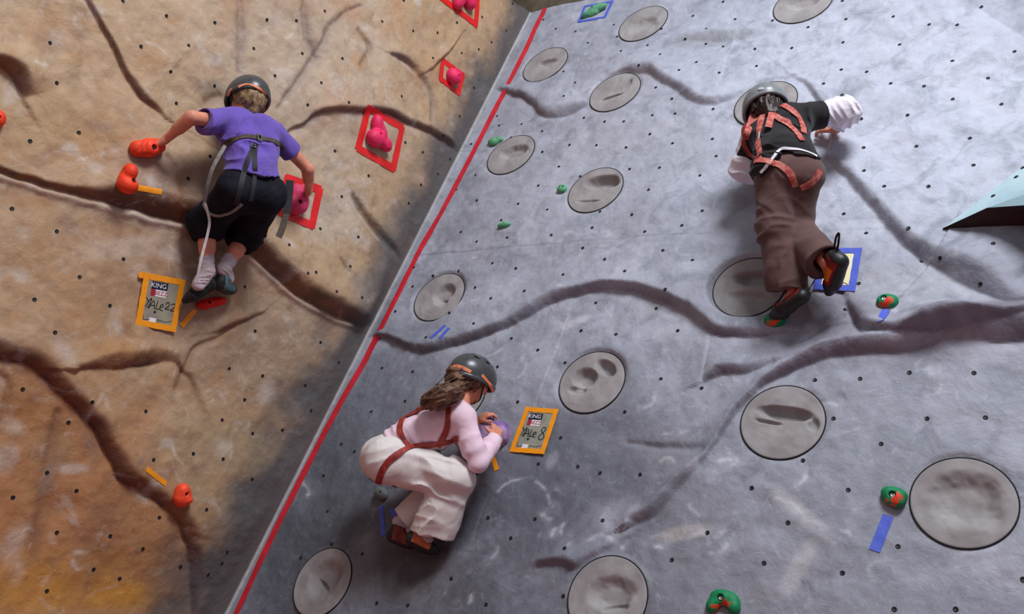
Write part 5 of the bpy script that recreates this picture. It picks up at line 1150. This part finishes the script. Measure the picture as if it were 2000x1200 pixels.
# ------------------------------------------------------------------ climber in black and brown, high on the slab
def climber():
    P = PR; root = np.array(P(1520, 618, .05)); e = empty('person', V3(root)); D = np.linalg.norm
    tag(e, 'climber in black t-shirt over white sleeves and brown flared trousers, grey helmet', 'person')
    j = dict(neck=P(1516, 226, .34), sR=P(1560, 232, .30), sL=P(1468, 262, .35), eR=P(1652, 217, .21), wR=P(1636, 251, .075),
             eL=P(1455, 330, .22), wL=P(1474, 345, .10), hL=P(1518, 345, .38), hR=P(1568, 342, .36), kL=P(1511, 452, .28), aL=P(1552, 566, .14),
             kR=P(1556, 447, .20), aR=P(1612, 510, .24), tL=P(1520, 614, .07), tR=P(1626, 566, .10), out=NR)
    hup = nrm(ZZ * .75 - UX * .25 - NR * .35); hfw = nrm(-NR * .9 - ZZ * .5 - UX * .35)
    j['head'] = P(1495, 213, .36); j['hup'] = hup; j['hfw'] = hfw
    for a, b in (('sL', 'eL'), ('eL', 'wL'), ('sR', 'eR'), ('eR', 'wR'), ('hL', 'kL'), ('kL', 'aL'), ('hR', 'kR'), ('kR', 'aR'), ('neck', 'hR'), ('sL', 'sR'), ('neck', 'head'), ('hL', 'hR')): print('climber', a, b, round(float(D(j[a] - j[b])), 3))
    hR_ = hand_prims(j['wR'], P(1600, 249, .055) - j['wR'], nrm(NR + ZZ * .3), ZZ, 1.18, curl=(.2, .4, .4), spread=.9)
    hL_ = hand_prims(j['wL'], P(1484, 330, .09) - j['wL'], nrm(NR + UX * .2), UX, 1.0, curl=(.5, .6, .5))
    b = link(body(root, j, 1, [hL_, hR_], None), e); eyes(e, j['head'], hup, hfw)
    M_bk = mat('black_cotton', (.022, .020, .021), .85, .12, var=.15, vscale=10, bump=.25, bscale=240, sheen=.1, crumple=.38)
    M_wh = mat('white_pink_jersey', (.80, .74, .80), .85, .1, var=.04, vscale=12, bump=.2, bscale=240, crumple=.38)
    M_br = mat('brown_corduroy', (.115, .062, .055), .85, .12, var=.12, vscale=9, bump=.3, bscale=260, sheen=.15, crumple=.38)
    ch = (j['sL'] + j['sR']) / 2; pel = (j['hL'] + j['hR']) / 2; wa = lerp(pel, ch, .40)
    pr = [(cone(lerp(ch, j['sL'], .45), lerp(wa, j['hL'], .5), .094, .092), .05), (cone(lerp(ch, j['sR'], .45), lerp(wa, j['hR'], .5), .094, .092), .05), (cone(j['sL'], j['sR'], .062, .062), .05), (cone(ch, j['neck'], .08, .050), .03), (cone(lerp(wa, j['hL'], .4), j['hL'], .098, .114), .05), (cone(lerp(wa, j['hR'], .4), j['hR'], .098, .106), .05)]
    c1 = lerp(j['sL'], j['eL'], .74); d1 = nrm(j['eL'] - j['sL']); c2 = lerp(j['sR'], j['eR'], .50); d2 = nrm(j['eR'] - j['sR'])
    pr += [(cone(j['sL'], j['eL'], .064, .062, cuts=((c1, d1),)), .03), (cone(j['sR'], j['eR'] + d2 * .03, .064, .074, cuts=((c2, d2),)), .03)]
    def hemcut(D_, Q):
        dd = .45
        A0, A1, B1 = P(1484, 342, dd), P(1527, 288, dd), P(1597, 308, dd)
        vw = nrm(CAM - A1); na = nrm(np.cross(A1 - A0, vw)); na = na if na @ UX > 0 else -na; nb = nrm(np.cross(B1 - A1, vw)); nb = nb if nb[2] < 0 else -nb
        low = (Q - A0) @ nrm(-CD - UX * .75)
        return np.maximum(np.maximum(D_, np.minimum((Q - A0) @ na, (Q - A1) @ nb)), low)
    tee = link(cloth('t_shirt', pr, M_bk, root, cuts=(hemcut, plane(j['neck'] + nrm(j['head'] - j['neck']) * .01, nrm(j['head'] - j['neck']))), noise=.006, nsc=9,
        folds=((nrm(ZZ + UX * .4), .055, .010, P(1530, 265, .45), .16, .7, 1), (nrm(UX + ZZ * .3), .05, .010, P(1580, 225, .35), .10, .6, 3), (nrm(ZZ), .06, .012, P(1500, 310, .45), .12, .6, 6)), subs=(cone(c2 - d2 * .012, c2 + d2 * .1, .056, .066), cone(c1 - d1 * .012, c1 + d1 * .1, .050, .056))), e)
    prs = []
    for s in ('L', 'R'):
        es = j['e' + s]; wc = lerp(es, j['w' + s], .62); dw = nrm(j['w' + s] - es)
        pr2 = [(cone(j['s' + s], es, .046, .058), .03), (cone(es, wc, .054, .044, cuts=((wc, dw),)), .03)]
        link(cloth('sleeve', pr2, M_wh, root, noise=.006, nsc=12, folds=((nrm(es - j['s' + s] + NR * .1), .035, .012, es, .12, .9, 2 + ord(s)),)), e)
    hR2 = lerp(j['kR'], j['aR'], 1.0); dR = nrm(j['aR'] - j['kR']); hL2 = lerp(j['kL'], j['aL'], .97); dL_ = nrm(j['aL'] - j['kL'])
    pr = [(cone(j['hL'], j['hR'], .094, .100), .05), (cone(pel, lerp(pel, wa, .9), .100, .088), .05), (cone(j['hL'], j['kL'], .088, .064), .03), (cone(j['kL'], j['aL'] + dL_ * .05 - UX * .035, .062, .082, cuts=((hL2, nrm(dL_ - UX * .35)),)), .03), (cone(j['hR'], j['kR'], .088, .062), .006)]
    pr += [(cone(j['kR'], j['aR'] + dR * .06 - CD * .01, .062, .086, cuts=((hR2, dR),)), .016)]
    tr = link(cloth('trousers', pr, M_br, root, noise=.006, nsc=8, folds=((nrm(j['kL'] - j['hL']), .045, .014, j['kL'] + ZZ * .01, .09, .5, 1), (nrm(j['kR'] - j['hR']), .045, .013, j['kR'] + ZZ * .03, .08, .5, 4), (UX, .06, .010, lerp(j['kL'], j['aL'], .6), .15, .5, 9), (nrm(j['aL'] - j['kL']), .05, .010, hL2 - dL_ * .05, .08, .6, 2), (nrm(UX + ZZ), .06, .008, lerp(j['hL'], j['kL'], .4), .14, .6, 2)),
        subs=(cone(hL2 - dL_ * .02, hL2 + dL_ * .1 - UX * .03, .060, .066), cone(hR2 - dR * .07, hR2 + dR * .1, .064, .074))), e)
    bv0 = bvh_of([tee], root); tedge = bvh_of([tee, tr], root)
    tm = band_px('hem_trim', [(1486, 338), (1498, 324), (1512, 306), (1525, 291), (1540, 291), (1560, 293), (1580, 299), (1595, 306)], .013, mat('white_trim', (.72, .68, .72), .8, .1), tee, root, tedge, th=.0025, off=.004)
    r, f, u = frame(hup, hfw); hc = j['head']; ax = np.array([r, f, u])
    M_hair = mat('dark_brown_hair', (.012, .008, .007), .45, .4, rgb2=(.05, .028, .02), vscale=50, bump=.6, bscale=100)
    hp = [(ell(hc + u * .012 - f * .012, ax, (.082, .094, .088)), .01), (ell(hc - u * .045 - f * .05, ax, (.070, .045, .060)), .02), (cone(hc - u * .05 - f * .06, hc - u * .11 - f * .06, .045, .03), .02)]
    link(cloth('hair', hp, M_hair, root, cuts=(plane(hc + f * .03, nrm(f - u * .5)),), folds=((r, .012, .004, None, 1, .3, 3),), h=.0035, noise=.004, nsc=50), e)
    hel, hb = helmet(root, e, hc, hup, hfw, M_helm2, rad=(.114, .134, .112))
    hh = hb.ray_cast(V3(CAM), V3(nrm(ray(1486, 174)))); q = np.array(hh[0]); nn = np.array(hh[1]); nn = nn if nn @ (CAM - q) > 0 else -nn
    g = grid_for([cone(q, q, .02, .02)], .0025); g.add(ell(q, np.array([nrm(np.cross(nn, ZZ)), nrm(np.cross(nn, np.cross(nn, ZZ))), nn]), (.017, .010, .006)), 0); V, F = g.mesh(); link(new_mesh('badge', V - root, F, mat('pale_badge', (.5, .52, .53), .3, .5)), hel)
    chin_strap(hel, root, hc, hup, hfw, M_black)
    bv = bvh_of([tee, tr, b], root); W_ = .030
    hs = band_px('harness', [(1489, 226), (1484, 248), (1482, 270), (1483, 292), (1485, 314)], W_, M_redweb, e, root, bv, off=.006)
    band_px('shoulder_strap', [(1528, 206), (1545, 215), (1559, 229), (1567, 248), (1570, 262)], W_, M_redweb, hs, root, bv, off=.006)
    band_px('back_strap', [(1508, 223), (1526, 234), (1542, 246), (1555, 260), (1566, 276)], W_, M_redweb, hs, root, bv, off=.006)
    band_px('cross_strap', [(1470, 223), (1490, 220), (1512, 222)], .024, M_redweb, hs, root, bv, off=.008)
    band_px('side_strap', [(1455, 246), (1453, 268), (1457, 288), (1470, 306), (1482, 314)], W_, M_darkred, hs, root, bv, off=.006)
    band_px('leg_strap', [(1476, 314), (1495, 315), (1512, 319), (1530, 327), (1545, 341), (1553, 364)], W_, M_redweb, hs, root, bv, off=.007)
    band_px('leg_strap', [(1564, 367), (1578, 361), (1592, 350), (1601, 333)], W_, M_redweb, hs, root, bv, off=.007)
    for nm, A_, B_ in (('strap_tail', (1472, 222), (1455, 272)), ('strap_tail', (1511, 206), (1501, 248))):
        pts_ = []
        for t in (0, .33, .66, 1):
            x, y = A_[0] + (B_[0] - A_[0]) * t, A_[1] + (B_[1] - A_[1]) * t; h = bv.ray_cast(V3(CAM), V3(nrm(ray(x, y)))); pts_.append(np.array(h[0]) if h[0] else P(x, y, .42))
        pts_ = [p + nrm(CAM - p) * (.014 + .012 * i) for i, p in enumerate(pts_)]
        band_free(nm, pts_, nrm(CAM - pts_[0]), .032, M_redweb, hs, root, th=.003)
    # sewn label on the middle strap
    hh = bv.ray_cast(V3(CAM), V3(nrm(ray(1484, 266)))); q = np.array(hh[0]); nn = nrm(np.array(hh[1])); nn = nn if nn @ (CAM - q) > 0 else -nn
    tz = nrm(ZZ - (ZZ @ nn) * nn + UX * .05); tx = np.cross(tz, nn); tx = tx if tx @ UX > 0 else -tx; q = q + nn * .012
    lb = new_mesh('care_label', np.array([q - tx * .011 - tz * .018, q + tx * .011 - tz * .018, q + tx * .011 + tz * .018, q - tx * .011 + tz * .018] + [q - tx * .011 - tz * .018 - nn * .004, q + tx * .011 - tz * .018 - nn * .004, q + tx * .011 + tz * .018 - nn * .004, q - tx * .011 + tz * .018 - nn * .004]) - root, [(0, 1, 2, 3), (7, 6, 5, 4), (0, 4, 5, 1), (1, 5, 6, 2), (2, 6, 7, 3), (3, 7, 4, 0)], mat('white_label', (.7, .69, .66), .7, .1), smooth=False); lb.parent = hs
    text_on('PETZL', q + nn * .0012 - root, -tz if False else tz, -tx, nn, .0125, M_ink, lb, 0.0006)
    M_rs = mat('red_black_suede', (.05, .012, .012), .6, .3, rgb2=(.42, .02, .02), vscale=22, bump=.3); M_or = mat('orange_panel', (.75, .17, .015), .6, .3)
    shoe(root, e, P(1566, 580, .17), P(1514, 616, .07), nrm(-ZZ - UX * .35 + NR * .55), (M_rs, None, M_black), 1.05, loop=NR * .02 + ZZ * .02)
    shoe(root, e, P(1640, 512, .25), P(1622, 566, .12), nrm(NR * .5 + UX * .75 - ZZ * .25), (M_rs, M_or, M_black), 1.2, loop=ZZ * .03 + NR * .01)
climber()
